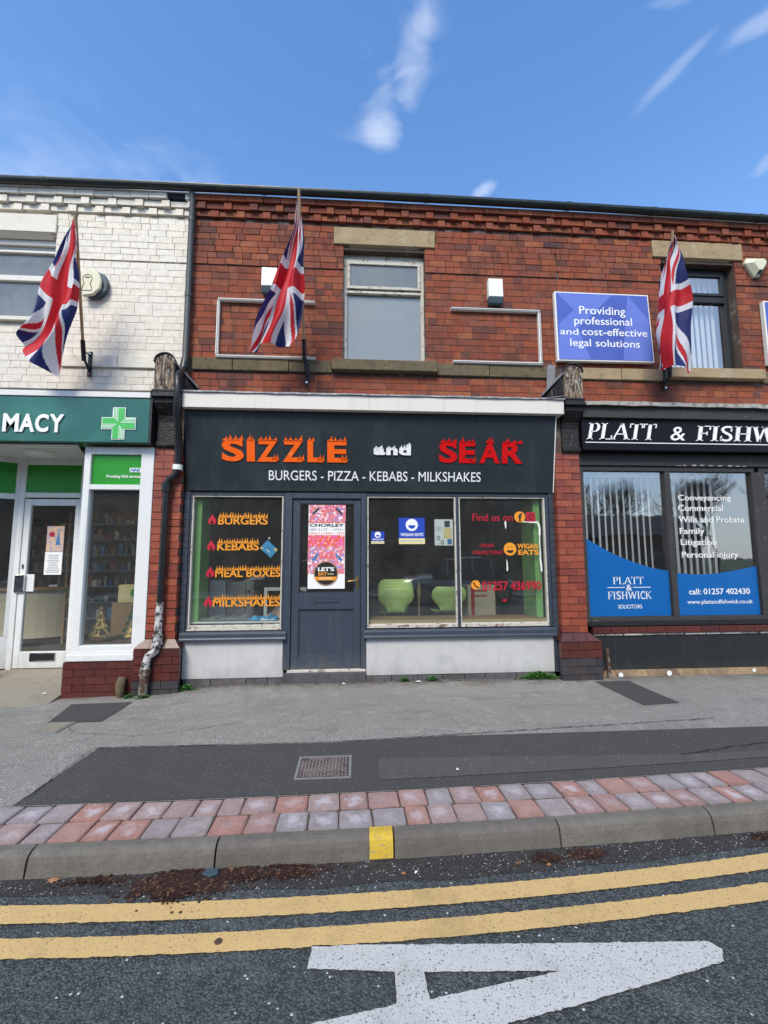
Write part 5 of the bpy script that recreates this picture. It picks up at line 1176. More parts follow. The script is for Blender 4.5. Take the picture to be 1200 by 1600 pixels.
for k_ in range(12):
    (b0, t0), (b1, t1) = joint(k_), joint(k_+1); y_ = -.055+R.uniform(-.004, .004)
    MB().prism_y([(b0+.003, -.14), (b1-.003, -.14), (t1-.003, .030), (t0+.003, .030)], y_, -.0305).build('broken_tile', 'tan_tile', off)
for i, (x, z, r_) in enumerate(((3.275, -.028, .030), (3.90, -.018, .032), (5.02, -.005, .022))):
    o = MB().disc_y(x, z, r_, -.064, -.0605, 16).build('paper_scrap', 'paper_white', None); solo(o, ('round white sticker on the tan tiles nearest the pier', 'white paper scrap on the tan tiles below the black panel middle', 'small white paper scrap on the tan tiles furthest from the pier')[i], 'sticker')
ps_ = thing('pipe_stub', 'short rusty pipe stub standing beside the brick pier', 'pipe', (3.09, -.11, -.08)); MB().tube([(3.105, -.115, -.075), (3.085, -.11, .29)], .022, 10).build('pipe', 'rusty_iron', ps_); MB().tube([(3.085, -.11, .2905), (3.083, -.11, .305)], .024, 10).build('cap', 'rusty_iron', ps_)
# blinds
for (x0, n, lab) in ((3.0, 12, 'vertical blinds behind the window left of the office mullion'), (4.165, 9, 'vertical blinds half drawn behind the window right of the office mullion')):
    vb = thing('vertical_blind', lab, 'blind', (x0, .2, .7)); box('rail', (x0-.05, x0+.09*n, .15, .19, 2.49, 2.53), 'alarm_white', vb)
    for k_ in range(n):
        x = x0+.089*k_; a = rad(22)+R.uniform(-.06, .06); hw_ = .019 if x0 < 4 else .030; dx, dy = hw_*math.cos(a), hw_*math.sin(a)
        MB().add([(x-dx, .17-dy+.05, .70), (x+dx, .17+dy+.05, .70), (x+dx, .17+dy+.05, 2.488), (x-dx, .17-dy+.05, 2.488)], [(0,1,2,3)]).build('blind_slat', 'white_laminate', vb, fix=False)
bk = thing('office_partition', 'dark screen standing inside the office behind the blinds', 'screen', (4.2, 1.2, .1)); box('screen', (3.0, 5.6, 1.2, 1.25, .101, 1.5), 'wall_inner_dark', bk, bevel=.01); box('foot', (3.9, 4.3, 1.05, 1.4, .1005, .13), 'wall_inner_dark', bk) if False else None
# blue film with curved top
fA = [(2.953, 1.66), (3.05, 1.605), (3.30, 1.462), (3.56, 1.357), (3.82, 1.275), (4.037, 1.238)]; fB = [(4.128, 1.212), (4.39, 1.19), (4.64, 1.198), (4.90, 1.228), (5.247, 1.295)]
e = wl('blue window film with white firm name and curved upper edge', 3.4, .7, 'window sticker', 'window_film')
MB().prism_y([(2.953, .672), (4.037, .672)]+fA[::-1], .0125, .0155).build('film', 'film_blue', e)
# serif lettering: strokes with slab serifs drawn as polygons
def serif(g, s, x0, x1, z0, z1, y0, y1, sh=0.0, th=.17, thin=.07, split=None):
    GL = {'P':(.62,[('v',.14,0,1),('bowl',.14,.5,1,.60)]), 'L':(.62,[('v',.14,0,1),('h',.14,.60,0),('t',.60,0,.26)]), 'A':(.78,[('d',.03,0,.40,1,'n'),('d',.40,1,.75,0,'w'),('h',.17,.6,.34)]),
          'T':(.68,[('v',.34,0,1),('h',.02,.66,1),('t',.02,.74,1),('t',.66,.74,1)]), 'F':(.60,[('v',.14,0,1),('h',.14,.58,1),('h',.14,.45,.5),('t',.58,.74,1),('t',.45,.38,.62)]), 'I':(.34,[('v',.17,0,1)]),
          'H':(.82,[('v',.16,0,1),('v',.66,0,1),('h',.16,.66,.5)]), 'W':(1.08,[('d',.06,1,.30,0,'w'),('d',.30,0,.54,1,'n'),('d',.54,1,.78,0,'w'),('d',.78,0,1.02,1,'n')]),
          'K':(.76,[('v',.14,0,1),('d',.18,.42,.66,1,'n'),('d',.32,.55,.70,0,'w')]), ' ':(.34,[])}
    tot = 0; lay = []
    for ch in s:
        w_ = GL[ch][0] if ch in GL else (.82 if ch == '&' else .62); lay.append((ch, tot, w_)); tot += w_+.06
    tot -= .06; k_ = (x1-x0)/tot; H_ = z1-z0
    def P(x, z): return (x0+x*k_+sh*(z)*H_, z0+z*H_)
    def poly(pts): g.prism_y([P(*p) for p in pts], y0, y1)
    tw = th; tn = thin; sf = .045
    for ch, ox, w_ in lay:
        if split is not None: g = MB(); split.append(g)
        if ch not in GL:
            v, f = text_poly(ch, .0 if ch == '&' else -.004)
            a = min(p[0] for p in v); b_ = max(p[0] for p in v); c = min(p[1] for p in v); d_ = max(p[1] for p in v)
            Q = [P(ox+.04+(p[0]-a)/(b_-a)*(w_-.06), -.015+(p[1]-c)/(d_-c)*1.03) for p in v]; n = len(Q); ed = {}
            for q in f:
                for i in range(3): ed[(q[i], q[(i+1) % 3])] = 1
            g.add([(x, y0, z) for x, z in Q]+[(x, y1, z) for x, z in Q], [tuple(q) for q in f]+[(e_[1], e_[0], e_[0]+n, e_[1]+n) for e_ in ed if (e_[1], e_[0]) not in ed])
            if ch in 'SC':
                poly([(ox+w_-.12, .66), (ox+w_-.07, .66), (ox+w_-.07, 1.0), (ox+w_-.12, .92)])
                if ch == 'S': poly([(ox+.05, 0.0), (ox+.10, .08), (ox+.10, .34), (ox+.05, .34)])
            continue
        for st_ in GL[ch][1]:
            if st_[0] == 'v':
                x = ox+st_[1]; poly([(x-tw/2, 0), (x+tw/2, 0), (x+tw/2, 1), (x-tw/2, 1)])
                for z in (0, 1-sf): poly([(x-tw/2-.075, z), (x+tw/2+.075, z), (x+tw/2+.075, z+sf), (x-tw/2-.075, z+sf)])
            elif st_[0] == 'h':
                z = st_[3]; hh = .055; z = min(max(z, hh/2), 1-hh/2); poly([(ox+st_[1], z-hh/2), (ox+st_[2], z-hh/2), (ox+st_[2], z+hh/2), (ox+st_[1], z+hh/2)])
            elif st_[0] == 't':
                x = ox+st_[1]; a, b_ = sorted((st_[2], st_[3])); poly([(x-.025, a), (x+.025, a), (x+.025, b_), (x-.025, b_)])
            elif st_[0] == 'd':
                hw = (tw if st_[5] == 'w' else tn)/2; a, za, b_, zb = st_[1:5]; poly([(ox+a-hw, za), (ox+a+hw, za), (ox+b_+hw, zb), (ox+b_-hw, zb)] if za < zb else [(ox+b_-hw, zb), (ox+b_+hw, zb), (ox+a+hw, za), (ox+a-hw, za)])
                for (x, z) in ((a, za), (b_, zb)):
                    if ch == 'A' and z == 1: continue
                    if ch == 'W' and z == 0: continue
                    zz = 0 if z < .4 else 1-sf
                    if ch == 'K' and .3 < z < .6: continue
                    poly([(ox+x-hw-.07, zz), (ox+x+hw+.07, zz), (ox+x+hw+.07, zz+sf), (ox+x-hw-.07, zz+sf)])
            elif st_[0] == 'bowl':
                x, zb, zt, xr = ox+st_[1], st_[2], st_[3], ox+st_[4]; zc = (zb+zt)/2-.02; n = 10
                for i in range(n):
                    a0, a1 = math.pi/2-math.pi*i/n, math.pi/2-math.pi*(i+1)/n; cxr = x+(xr-x)*.45; rx = xr-cxr; rz = (zt-zb)/2+.02
                    def ring(a, kx, kz): return (cxr+(rx-kx)*math.cos(a), zc+(rz-kz)*math.sin(a))
                    t0, t1 = .055, .055
                    poly([ring(a1, tw*.9, .05), ring(a1, 0, 0), ring(a0, 0, 0), ring(a0, tw*.9, .05)])
                for z in (zc+rz-.05, zc-rz): poly([(x, z), (cxr, z), (cxr, z+.05), (x, z+.05)])
    return g
g = serif(MB(), 'PLATT', 3.285, 3.690, 1.072, 1.166, .0100, .0122, th=.12); g.build('lettering', 'paper_white', e)
g = serif(MB(), 'FISHWICK', 3.208, 3.785, .884, .982, .0100, .0122, th=.12); g.build('lettering', 'paper_white', e)
text('&', 3.455, 3.53, .992, 1.066, .0100, 'paper_white', e, th=.002); text('SOLICITORS', 3.335, 3.652, .767, .815, .0100, 'paper_white', e, th=.002)
MB().box(3.208, 3.440, .0100, .0122, 1.028, 1.036).build('rule', 'paper_white', e); MB().box(3.545, 3.782, .0100, .0122, 1.028, 1.036).build('rule', 'paper_white', e)
e = wl('blue window film with white telephone number and web address', 4.6, .7, 'window sticker', 'window_film')
MB().prism_y([(4.128, .672), (5.247, .672)]+fB[::-1], .0125, .0155).build('film', 'film_blue', e)
text('call: 01257 402430', 4.295, 5.125, .935, 1.010, .0100, 'paper_white', e, th=.002, bold=.008); text('www.plattandfishwick.co.uk', 4.262, 5.150, .800, .868, .0100, 'paper_white', e, th=.002)
for s_, x0, x1, z0, z1, lb in (('Conveyancing', 4.242, 4.975, 2.135, 2.232, 'top'), ('Commercial', 4.232, 4.850, 2.018, 2.098, 'second'), ('Wills and Probate', 4.228, 5.135, 1.866, 1.946, 'third'), ('Family', 4.232, 4.570, 1.690, 1.795, 'fourth'), ('Litigation', 4.236, 4.724, 1.545, 1.648, 'fifth'), ('Personal injury', 4.240, 5.010, 1.382, 1.485, 'lowest')):
    e = wl('white word%s %s on the office window' % ('s' if ' ' in s_ else '', s_), x0, z0, 'window lettering'); g = text_mb(s_, x0, x1, z0, z1, .0125, .0145, bold=.006); g.build('lettering', 'paper_white', e, fix=False)
# office fascia sign
fs = thing('office_sign', 'glossy black fascia sign with white slanted serif capitals and rule', 'shop sign', (5.5, -.2, 2.77))
box('panel', (2.872, 9.3, -.185, -.02, 2.770, 3.176), 'black_gloss', fs, bevel=.003)
LT = []; serif(None, 'PLATT', 2.925, 3.820, 2.905, 3.118, -.197, -.186, sh=.22, th=.165, thin=.075, split=LT)
g = text_mb('&', 4.040, 4.235, 2.905, 3.085, -.197, -.186, bold=.0, shear=.15); g.build('letter', 'sign_white', fs)
serif(None, 'FISHWICK', 4.385, 6.02, 2.905, 3.105, -.197, -.186, sh=.20, th=.165, thin=.075, split=LT)
for g in LT: g.build('letter', 'sign_white', fs)
box('rule', (2.905, 6.1, -.190, -.186, 2.862, 2.872), 'sign_white', fs)
brp.emit(pharm); brm.emit(mid); bro.emit(off)

# ================================================================== things on the walls
gt = thing('roof_gutter', 'dark plastic gutter running along the whole terrace eaves', 'gutter', (0, -.16, 6.1))
v = []; f = []; pr = [(-.085+.055*math.cos(a)-.06, 6.125+.055*math.sin(a)*.95) for a in [math.pi+math.pi*i/8 for i in range(9)]]
pr = [(y, z) for y, z in pr]+[(-.085, 6.135), (-.20, 6.135)]; xs = frange(-8.5, 9.5, .5); m_ = len(pr)
for x in xs:
    for y, z in pr: v.append((x, y, z+sag(max(-6, min(7, x)))-.012))
for i in range(len(xs)-1):
    for q in range(m_): f.append((i*m_+q, (i+1)*m_+q, (i+1)*m_+(q+1) % m_, i*m_+(q+1) % m_))
MB().add(v, f).build('channel', 'gutter_plastic', gt)
for x in (-1.2, .92, 2.85, 4.05, 5.6, -3.9): 
    z = sag(x)-.012; g = MB(); g.prism_x([(y*1.0-.004 if y < -.15 else y+.003, zz+z-.004 if zz < 6.13 else zz+z+.004) for y, zz in pr], x-.03, x+.03); g.build('joint', 'gutter_plastic', gt)
box('fascia_board', (-8.5, 9.5, -.085, -.02, 6.055, 6.125), 'black_paint', gt) if False else None

dp = thing('drainpipe', 'dark grey drainpipe from the gutter down the white and red wall joint', 'drainpipe', (-2.11, -.06, 3.7))
MB().tube([(-2.108, -.11, 6.10), (-2.108, -.075, 5.98), (-2.112, -.072, 5.0), (-2.112, -.072, 3.80), (-2.115, -.12, 3.70)], .038, 12).build('pipe', 'grey_pipe', dp)
MB().tube([(-2.112, -.072, 3.86), (-2.114, -.09, 3.78), (-2.115, -.10, 3.74)], [.048, .052, .05], 12).build('collar', 'gutter_plastic', dp)
for z in (5.72, 4.7): MB().tube([(-2.11, -.072, z), (-2.11, -.072, z+.04)], .044, 12).build('collar', 'grey_pipe', dp)
bp = thing('downpipe', 'black iron downpipe on the brick pier with flaking paint and bent foot', 'downpipe', (-2.2, -.18, -.1))
MB().tube([(-2.115, -.12, 3.72), (-2.085, -.34, 3.55), (-2.070, -.35, 3.40), (-2.075, -.34, 3.10), (-2.090, -.22, 2.90), (-2.095, -.19, 2.62), (-2.10, -.18, 2.50)], .042, 12).build('upper_pipe', 'pipe_black', bp)
MB().tube([(-2.10, -.18, 2.52), (-2.10, -.18, 2.46)], .055, 12).build('collar', 'alarm_white', bp)
MB().tube([(-2.10, -.18, 2.47), (-2.12, -.185, 2.40), (-2.19, -.185, 2.34), (-2.215, -.185, 2.28)], .042, 12).build('bend', 'pipe_black', bp)
MB().tube([(-2.215, -.185, 2.29), (-2.215, -.185, 2.20)], [.056, .054], 12).build('collar', 'pipe_black', bp)
MB().tube([(-2.215, -.185, 2.21), (-2.222, -.183, 1.4), (-2.228, -.182, .92)], .036, 12).build('pipe', 'pipe_black', bp)
MB().tube([(-2.228, -.182, .92), (-2.230, -.182, .70), (-2.232, -.185, .50)], [.037, .042, .040], 12).build('flaking_section', 'pipe_flaking', bp)
MB().tube([(-2.232, -.185, .56), (-2.232, -.185, .45)], [.052, .055], 12).build('collar', 'pipe_flaking', bp)
MB().tube([(-2.232, -.185, .46), (-2.245, -.20, .38), (-2.305, -.225, .33), (-2.325, -.23, .26), (-2.330, -.23, .18)], .044, 12).build('bend', 'pipe_flaking', bp)
MB().tube([(-2.330, -.23, .20), (-2.332, -.23, .13)], .058, 12).build('collar', 'rusty_iron', bp)
MB().tube([(-2.332, -.23, .14), (-2.34, -.24, -.08)], .046, 12).build('foot_pipe', 'rusty_iron', bp)
gs = thing('gully_spout', 'short mossy pipe stub projecting from the maroon brick plinth', 'pipe', (-2.55, -.2, -.05)); MB().tube([(-2.60, -.17, .09), (-2.60, -.20, .04), (-2.60, -.205, -.06), (-2.60, -.205, -.11)], [.04, .05, .046, .028], 10).build('pipe', 'mossy_stone', gs)

# sign frames without their boards
def profile_bar(g, a, b_, w_=.022, y0=-.055, y1=0.0):
    (xa, za), (xb, zb) = a, b_
    if abs(za-zb) < abs(xa-xb): g.box(min(xa, xb), max(xa, xb), y0, y1, min(za, zb)-w_, max(za, zb)+w_)
    else: g.box(min(xa, xb)-w_, max(xa, xb)+w_, y0+.001, y1, min(za, zb), max(za, zb))
e = thing('sign_frame', 'empty white sign frame on red brick between drainpipe and middle window', 'sign frame', (-1.14, -.03, 4.3))
for nm, a, b_ in (('top_rail', (-1.755, 4.70), (-.53, 4.70)), ('bottom_rail', (-1.755, 3.945), (-.51, 3.945)), ('side_rail', (-1.745, 3.967), (-1.745, 4.678))):
    g = MB(); profile_bar(g, a, b_, .016); g.build(nm, 'alarm_white', e, bevel=.004)
    g = MB(); profile_bar(g, a, b_, .005, -.060, -.0555); g.build('groove', 'paper_grey', e)
e = thing('sign_frame', 'empty white sign frame on red brick left of the blue sign', 'sign frame', (1.86, -.03, 4.3))
for nm, a, b_ in (('top_rail', (1.25, 4.685), (2.452, 4.685)), ('bottom_rail', (1.265, 3.955), (2.462, 3.955)), ('side_rail', (2.440, 3.977), (2.440, 4.663))):
    g = MB(); profile_bar(g, a, b_, .016); g.build(nm, 'alarm_white', e, bevel=.004)
    g = MB(); profile_bar(g, a, b_, .005, -.060, -.0555); g.build('groove', 'paper_grey', e)
# blue sign, hanging very slightly out of true
e = thing('wall_sign', 'blue wall sign with four centred lines of white words', 'sign', (3.3, -.04, 4.0))
P4 = [(2.652, 3.990), (3.985, 4.000), (3.955, 4.955), (2.645, 4.960)]
MB().prism_y(P4, -.075, -.015).build('frame', 'alarm_white', e, bevel=.004)
Q4 = [(2.672, 4.010), (3.967, 4.020), (3.938, 4.936), (2.665, 4.940)]; MB().prism_y(Q4, -.078, -.0755).build('face', 'sign_blue', e)
MB().prism_y([(2.672,4.010),(3.1,4.0135),(2.95,4.45),(3.45,4.937),(2.665,4.94),(2.90,4.7),(2.69,4.5)], -.0795, -.0785).build('facet', 'sign_blue_light', e)
MB().prism_y([(3.55,4.0165),(3.94,4.0195),(3.93,4.6),(3.66,4.9365),(3.60,4.5)], -.0795, -.0785).build('facet', 'sign_blue_light', e)
for s_, x0, x1, z0, z1 in (('Providing', 2.975, 3.615, 4.612, 4.760), ('professional', 2.900, 3.700, 4.468, 4.610), ('and cost-effective', 2.702, 3.905, 4.352, 4.455), ('legal solutions', 2.830, 3.790, 4.165, 4.297)):
    
    if '-' in s_: text('and', 2.702, 2.948, 4.352, 4.440, -.082, 'sign_white', e, th=.002, bold=.004); text('cost-effective', 2.998, 3.905, 4.352, 4.455, -.082, 'sign_white', e, th=.002, bold=.004)
    else: text(s_, x0, x1, z0, z1, -.082, 'sign_white', e, th=.002, bold=.004)
e = thing('wall_sign', 'edge of another blue sign beyond the office upper window', 'sign', (6.2, -.04, 4.2)); box('frame', (5.62, 6.9, -.07, -.01, 4.02, 4.94), 'alarm_white', e, bevel=.004); box('face', (5.64, 6.88, -.073, -.0705, 4.04, 4.92), 'sign_blue', e)
# alarm boxes
def alarm(label, x0, x1, z0, z1):
    e = thing('alarm_box', label, 'alarm box', ((x0+x1)/2, -.04, z0)); h = z1-z0
    MB().prism_x([(-.015, z0+h*.24), (-.105, z0+h*.24), (-.095, z1), (-.015, z1)], x0, x1).build('cover', 'alarm_white', e, bevel=.005)
    MB().prism_x([(-.015, z0), (-.085, z0), (-.104, z0+h*.235), (-.015, z0+h*.235)], x0+.004, x1-.004).build('base', 'alarm_blue', e, bevel=.004)
alarm('white and blue alarm box partly hidden behind the middle flag', -1.205, -1.010, 4.79, 5.125); alarm('white and blue alarm box between the middle window and blue sign', 1.745, 1.940, 4.755, 5.095)
e = thing('bell_box', 'yellowish round-sided alarm bell box beside the flag on white brick', 'alarm box', (-3.3, -.04, 4.65)); 
op = [(-3.365, 4.64), (-3.245, 4.66), (-3.165, 4.74), (-3.150, 4.85), (-3.185, 4.95), (-3.265, 4.99), (-3.375, 4.98), (-3.42, 4.8)]
MB().prism_y([(x+.05, z) for x, z in op], -.07, -.012).build('base', 'alarm_blue', e, bevel=.006); MB().prism_y(op, -.115, -.0705).build('cover', 'alarm_cream', e, bevel=.012)
g = MB(); pts = [(-3.375,4.71),(-3.255,4.71),(-3.262,4.76),(-3.28,4.80),(-3.27,4.83),(-3.258,4.86),(-3.27,4.90),(-3.315,4.925),(-3.36,4.90),(-3.372,4.86),(-3.36,4.83),(-3.35,4.80),(-3.368,4.76),(-3.375,4.71)]
g.tube([(x, -.117, z) for x, z in pts], .004, 4, caps=False); g.box(-3.34, -3.29, -.1185, -.1165, 4.875, 4.89); g.build('emblem', 'rubber_black', e)
e = thing('bell_box', 'cream three-cornered alarm bell box beside the office upper window', 'alarm box', (5.6, -.04, 5.3))
def tri(k_, y): c = (5.590, 5.44); p = [(5.425,5.50),(5.455,5.575),(5.725,5.585),(5.760,5.51),(5.625,5.30),(5.55,5.295)]; return [(c[0]+(x-c[0])*k_, y, c[1]+(z-c[1])*k_) for x, z in p]
v = tri(1, -.012)+tri(1, -.05)+tri(.55, -.12); MB().add(v, [(0,1,2,3,4,5)]+[(i, (i+1)%6, (i+1)%6+6, i+6) for i in range(6)]+[(i+6, (i+1)%6+6, (i+1)%6+12, i+12) for i in range(6)]+[(12,13,14,15,16,17)]).build('cover', 'alarm_cream', e, bevel=.004)
MB().add([(x, y+.0, z) for x, y, z in [(5.548,-.054,5.30),(5.627,-.054,5.305),(5.612,-.125,5.365),(5.562,-.125,5.362),(5.548,-.02,5.285),(5.627,-.02,5.288)]], [(0,1,2,3),(0,4,5,1),(0,3,4),(1,5,2)]).build('lamp', 'alarm_blue', e)

# ================================================================== flags
def jack(u, v):
    """union flag print: u along the fly 0..50, v down from the top 0..30"""
    x, y = u*50-25, 15-v*30
    RED_, WH, BL = (.58,.012,.022), (.74,.74,.78), (.014,.022,.135)
    if abs(x) < 3 or abs(y) < 3: return RED_
    if abs(x) < 5 or abs(y) < 5: return WH
    l_ = math.hypot(50, 30); dA = (y*50-x*30)/l_; dB = (y*50+x*30)/l_   # distances from the two diagonals
    if (x < 0) == (y > 0): d_ = dB*(1 if x < 0 else -1)
    else: d_ = dA*(-1 if x < 0 else 1)*-1
    if -2 < d_*(-1) < 0: return RED_
    return WH if abs(d_) < 3 else BL
def catmull(p0, p1, p2, p3, t_):
    return .5*((2*p1)+(-p0+p2)*t_+(2*p0-5*p1+4*p2-p3)*t_*t_+(-p0+3*p1-3*p2+p3)*t_**3)
def spl(ps, t_):
    n = len(ps)-1; s_ = min(n-1e-6, max(0, t_*n)); i = int(s_); g = lambda k_: ps[max(0, min(n, k_))]
    return catmull(g(i-1), g(i), g(i+1), g(i+2), s_-i)
def flag(label, rows, tip, foot, base, seed):
    e = thing('flag', label, 'flag', base, 'union flags on angled poles'); rows = [[Vector(p) for p in r] for r in rows]
    NU, NV = 170, 100; v = []; f = []
    for i in range(NU+1):
        u = i/NU; ctrl = [spl([rows[k_][j] for k_ in range(5)], u) for j in range(4)]
        for j in range(NV+1):
            w_ = j/NV; p = spl(ctrl, w_)
            fold = .045*math.sin(w_*11+u*3.5+seed)*(0.35+u)+.025*math.sin(w_*23-u*7+seed*2)*min(1, .3+u)
            v.append(p+Vector((.010*math.sin(u*19+w_*8+seed), fold, .006*math.sin(w_*16+seed))))
    cols = []
    for i in range(NU):
        for j in range(NV):
            q = i*(NV+1)+j; f.append((q, q+NV+1, q+NV+2, q+1)); cols.append(jack((i+.5)/NU, (j+.5)/NV))
    me = bpy.data.meshes.new('cloth'); me.from_pydata([tuple(p) for p in v], [], f); me.polygons.foreach_set('use_smooth', [True]*len(f))
    ca = me.color_attributes.new('print', 'FLOAT_COLOR', 'CORNER'); ca.data.foreach_set('color', [c for col_ in cols for _ in range(4) for c in (*col_, 1)])
    me.materials.append(MT['flag_cloth']); place(bpy.data.objects.new('cloth', me), e)
    tip, foot, base = Vector(tip), Vector(foot), Vector(base)
    MB().tube([foot, foot.lerp(tip, .5), tip], .017, 8).build('pole', 'flag_pole', e)
    d_ = (tip-foot).normalized(); MB().tube([foot-d_*.10, foot+d_*.14], .026, 8).build('socket', 'black_paint', e)
    g = MB(); g.box(base.x-.022, base.x+.022, -.036, -.018, base.z-.02, base.z+.30); g.tube([base+Vector((0, -.0, .05)), foot-d_*.06], .014, 6); g.tube([base+Vector((0, 0, .25)), foot+d_*.02], .010, 6); g.build('bracket', 'black_paint', e)
    for dz in (.01, .27): MB().tube([(base.x+.03*0, -.036, base.z+dz), (base.x, -.046, base.z+dz)], .012, 6).build('bolt', 'chrome', e)
flag('union flag on the wooden pole in front of the white painted brick', [[(-3.117,-.74,5.182),(-3.126,-.71,5.153),(-3.088,-.74,5.054),(-3.086,-.71,4.964)],[(-3.257,-.69,4.895),(-3.218,-.66,4.843),(-3.125,-.69,4.749),(-3.089,-.66,4.659)],[(-3.467,-.64,4.543),(-3.363,-.61,4.416),(-3.2,-.64,4.313),(-3.086,-.61,4.351)],[(-3.588,-.59,4.082),(-3.494,-.56,3.99),(-3.332,-.59,3.904),(-3.195,-.56,4.0)],[(-3.701,-.54,3.942),(-3.762,-.51,3.851),(-3.572,-.54,3.589),(-3.338,-.51,3.446)]], (-3.092,-.75,5.206), (-3.285,-.14,3.90), (-3.268,-.03,3.66), 0)
flag('union flag hanging between the empty sign frame and the middle window', [[(-.669,-.74,5.63),(-.665,-.71,5.625),(-.646,-.74,5.551),(-.641,-.71,5.497)],[(-.727,-.69,5.214),(-.701,-.66,5.184),(-.652,-.69,5.098),(-.611,-.66,5.06)],[(-.912,-.64,4.651),(-.852,-.61,4.65),(-.723,-.64,4.604),(-.602,-.61,4.605)],[(-1.085,-.59,4.208),(-.997,-.56,4.229),(-.802,-.59,4.203),(-.63,-.56,4.164)],[(-1.206,-.54,3.746),(-1.1,-.51,3.864),(-.942,-.54,3.869),(-.764,-.51,3.859)]], (-.653,-.80,5.60), (-.645,-.14,3.99), (-.619,-.03,3.62), 2)
flag('union flag hanging in front of the office upper window', [[(3.853,-.74,5.296),(3.867,-.71,5.286),(3.822,-.74,5.211),(3.826,-.71,5.176)],[(3.966,-.69,4.988),(3.83,-.70,4.94),(3.765,-.64,4.90),(3.80,-.57,4.90)],[(4.065,-.64,4.62),(3.83,-.67,4.53),(3.735,-.60,4.50),(3.78,-.52,4.50)],[(4.119,-.59,4.17),(3.82,-.62,4.12),(3.735,-.55,4.15),(3.79,-.47,4.18)],[(4.156,-.54,3.696),(3.84,-.57,3.714),(3.755,-.50,3.72),(3.81,-.42,3.76)]], (3.823,-.75,5.35), (4.135,-.14,3.87), (4.141,-.03,3.66), 4)

# ================================================================== weeds, litter, grit
def weed(label, x, y, w_, d_, h, n, seed, mat='leaf_green'):
    r = random.Random(seed); g = MB(); z0 = ground(x, y)
    for i in range(n):
        px, py = x+r.gauss(0, w_*.33), y-abs(r.gauss(0, d_*.5)); a = r.uniform(0, 6.28); l_ = r.uniform(.018, .042); hh = r.uniform(.15, 1)*h*max(.2, 1-abs(px-x)/w_)
        t_ = Vector((math.cos(a), math.sin(a), r.uniform(-.2, .8))).normalized(); s_ = Vector((-math.sin(a), math.cos(a), 0)); b_ = Vector((px, py, ground(px, py)+hh*.8))
        g.add([b_, b_+t_*l_*.5+s_*l_*.28, b_+t_*l_, b_+t_*l_*.5-s_*l_*.28], [(0, 1, 2, 3)])
        if i % 4 == 0: g.tube([(px, py, ground(px, py)), tuple(b_)], .0015, 3, caps=False)
    o = g.build('weed', mat, None, fix=False); solo(o, label, 'weed', None); return o
weed('wide leafy weed clump at the wall foot under the right window', 2.24, -.04, .30, .07, .105, 760, 1)
weed('small weed tuft at the wall foot left of the pair under the window', .60, -.04, .07, .04, .06, 90, 2)
weed('small weed tuft at the wall foot below the large blue sticker', .93, -.04, .10, .05, .075, 110, 3)
weed('weed tuft where the pier foot meets the white stall riser', -1.93, -.06, .13, .09, .07, 160, 4)
weed('weed tuft in front of the left brick pier foot', -2.33, -.25, .08, .05, .05, 90, 5)
weed('weed tuft at the maroon plinth beside the mossy pipe stub', -2.49, -.22, .06, .05, .05, 80, 6)
def scatter(name, mat, n, fn, smin, smax, seed, flat=.5):
    r = random.Random(seed); g = MB(); c = 0
    while c < n:
        p = fn(r)
        if p is None: continue
        s_ = r.uniform(smin, smax); a = r.uniform(0, 6.28); x, y, z = p; q = []
        for k_ in range(4): rr_ = s_*r.uniform(.6, 1.1); q.append((x+rr_*math.cos(a+k_*1.57), y+rr_*math.sin(a+k_*1.57), z+s_*flat*r.uniform(0, .4)))
        top = (x, y, z+s_*flat*r.uniform(.7, 1.2)); g.add(q+[top], [(0,1,4),(1,2,4),(2,3,4),(3,0,4)]); c += 1
    return g.build(name, mat, None, kind='stuff', fix=False)
scatter('gutter_grit', 'grit_pale', 650, lambda r: (lambda x: (x, kerb_y(x)-.10-abs(r.gauss(0, .09)), ROAD+.005))(r.uniform(-3, 3.5)), .0015, .0045, 1)
scatter('road_grit', 'grit_pale', 90, lambda r: (r.uniform(-3, 4), r.uniform(-4.6, -3.1), ROAD+.001), .001, .003, 2)
scatter('wall_foot_debris', 'concrete_cover', 900, lambda r: (lambda x, y: (x, y, ground(x, y)+.002))(r.uniform(-2.6, 3.0), -.03-abs(r.gauss(0, .07))), .003, .011, 3)
scatter('wall_foot_soil', 'leaf_litter', 1100, lambda r: (lambda x, y: (x, y, ground(x, y)+.001))(r.uniform(-2.6, 3.4), -.02-abs(r.gauss(0, .045))), .004, .012, 4)
def litter(cx, cy, sx, sy, n, seed):
    return scatter('leaf_litter', 'leaf_litter', n, lambda r: (lambda x, y: (x, min(y, kerb_y(x)-.10), ROAD+.005+max(0, .012*(1-((x-cx)/sx)**2))*r.random()) if noise.noise((x*9, y*14, seed)) > -.12 or r.random() < .12 else None)(cx+r.gauss(0, sx*.5), cy+r.gauss(0, sy*.55)), .002, .011, seed, .22)
litter(-.83, -3.12, .20, .09, 4200, 11); litter(-.45, -3.07, .28, .045, 2400, 12); litter(.98, -3.07, .07, .03, 400, 13); litter(1.20, -3.06, .09, .035, 900, 14); litter(2.25, -2.99, .08, .02, 400, 15); litter(-1.25, -3.07, .2, .03, 260, 16)
def leaf(label, x, y, s_, seed, mat='dry_leaf'):
    r = random.Random(seed); n = 14; a0 = r.uniform(0, 6); pts = []
    for k_ in range(n): rr_ = s_*(1 if k_ % 2 else .55)*r.uniform(.8, 1.15); pts.append((x+rr_*math.cos(a0+k_/n*6.283), y+rr_*.7*math.sin(a0+k_/n*6.283), ROAD+.008+.004*r.random()))
    o = MB().add([(x, y, ROAD+.018)]+pts, [(0, k_+1, (k_+1) % n+1) for k_ in range(n)]).build('fallen_leaf', mat, None, fix=False); solo(o, label, 'leaf', 'fallen leaves in the gutter'); return o
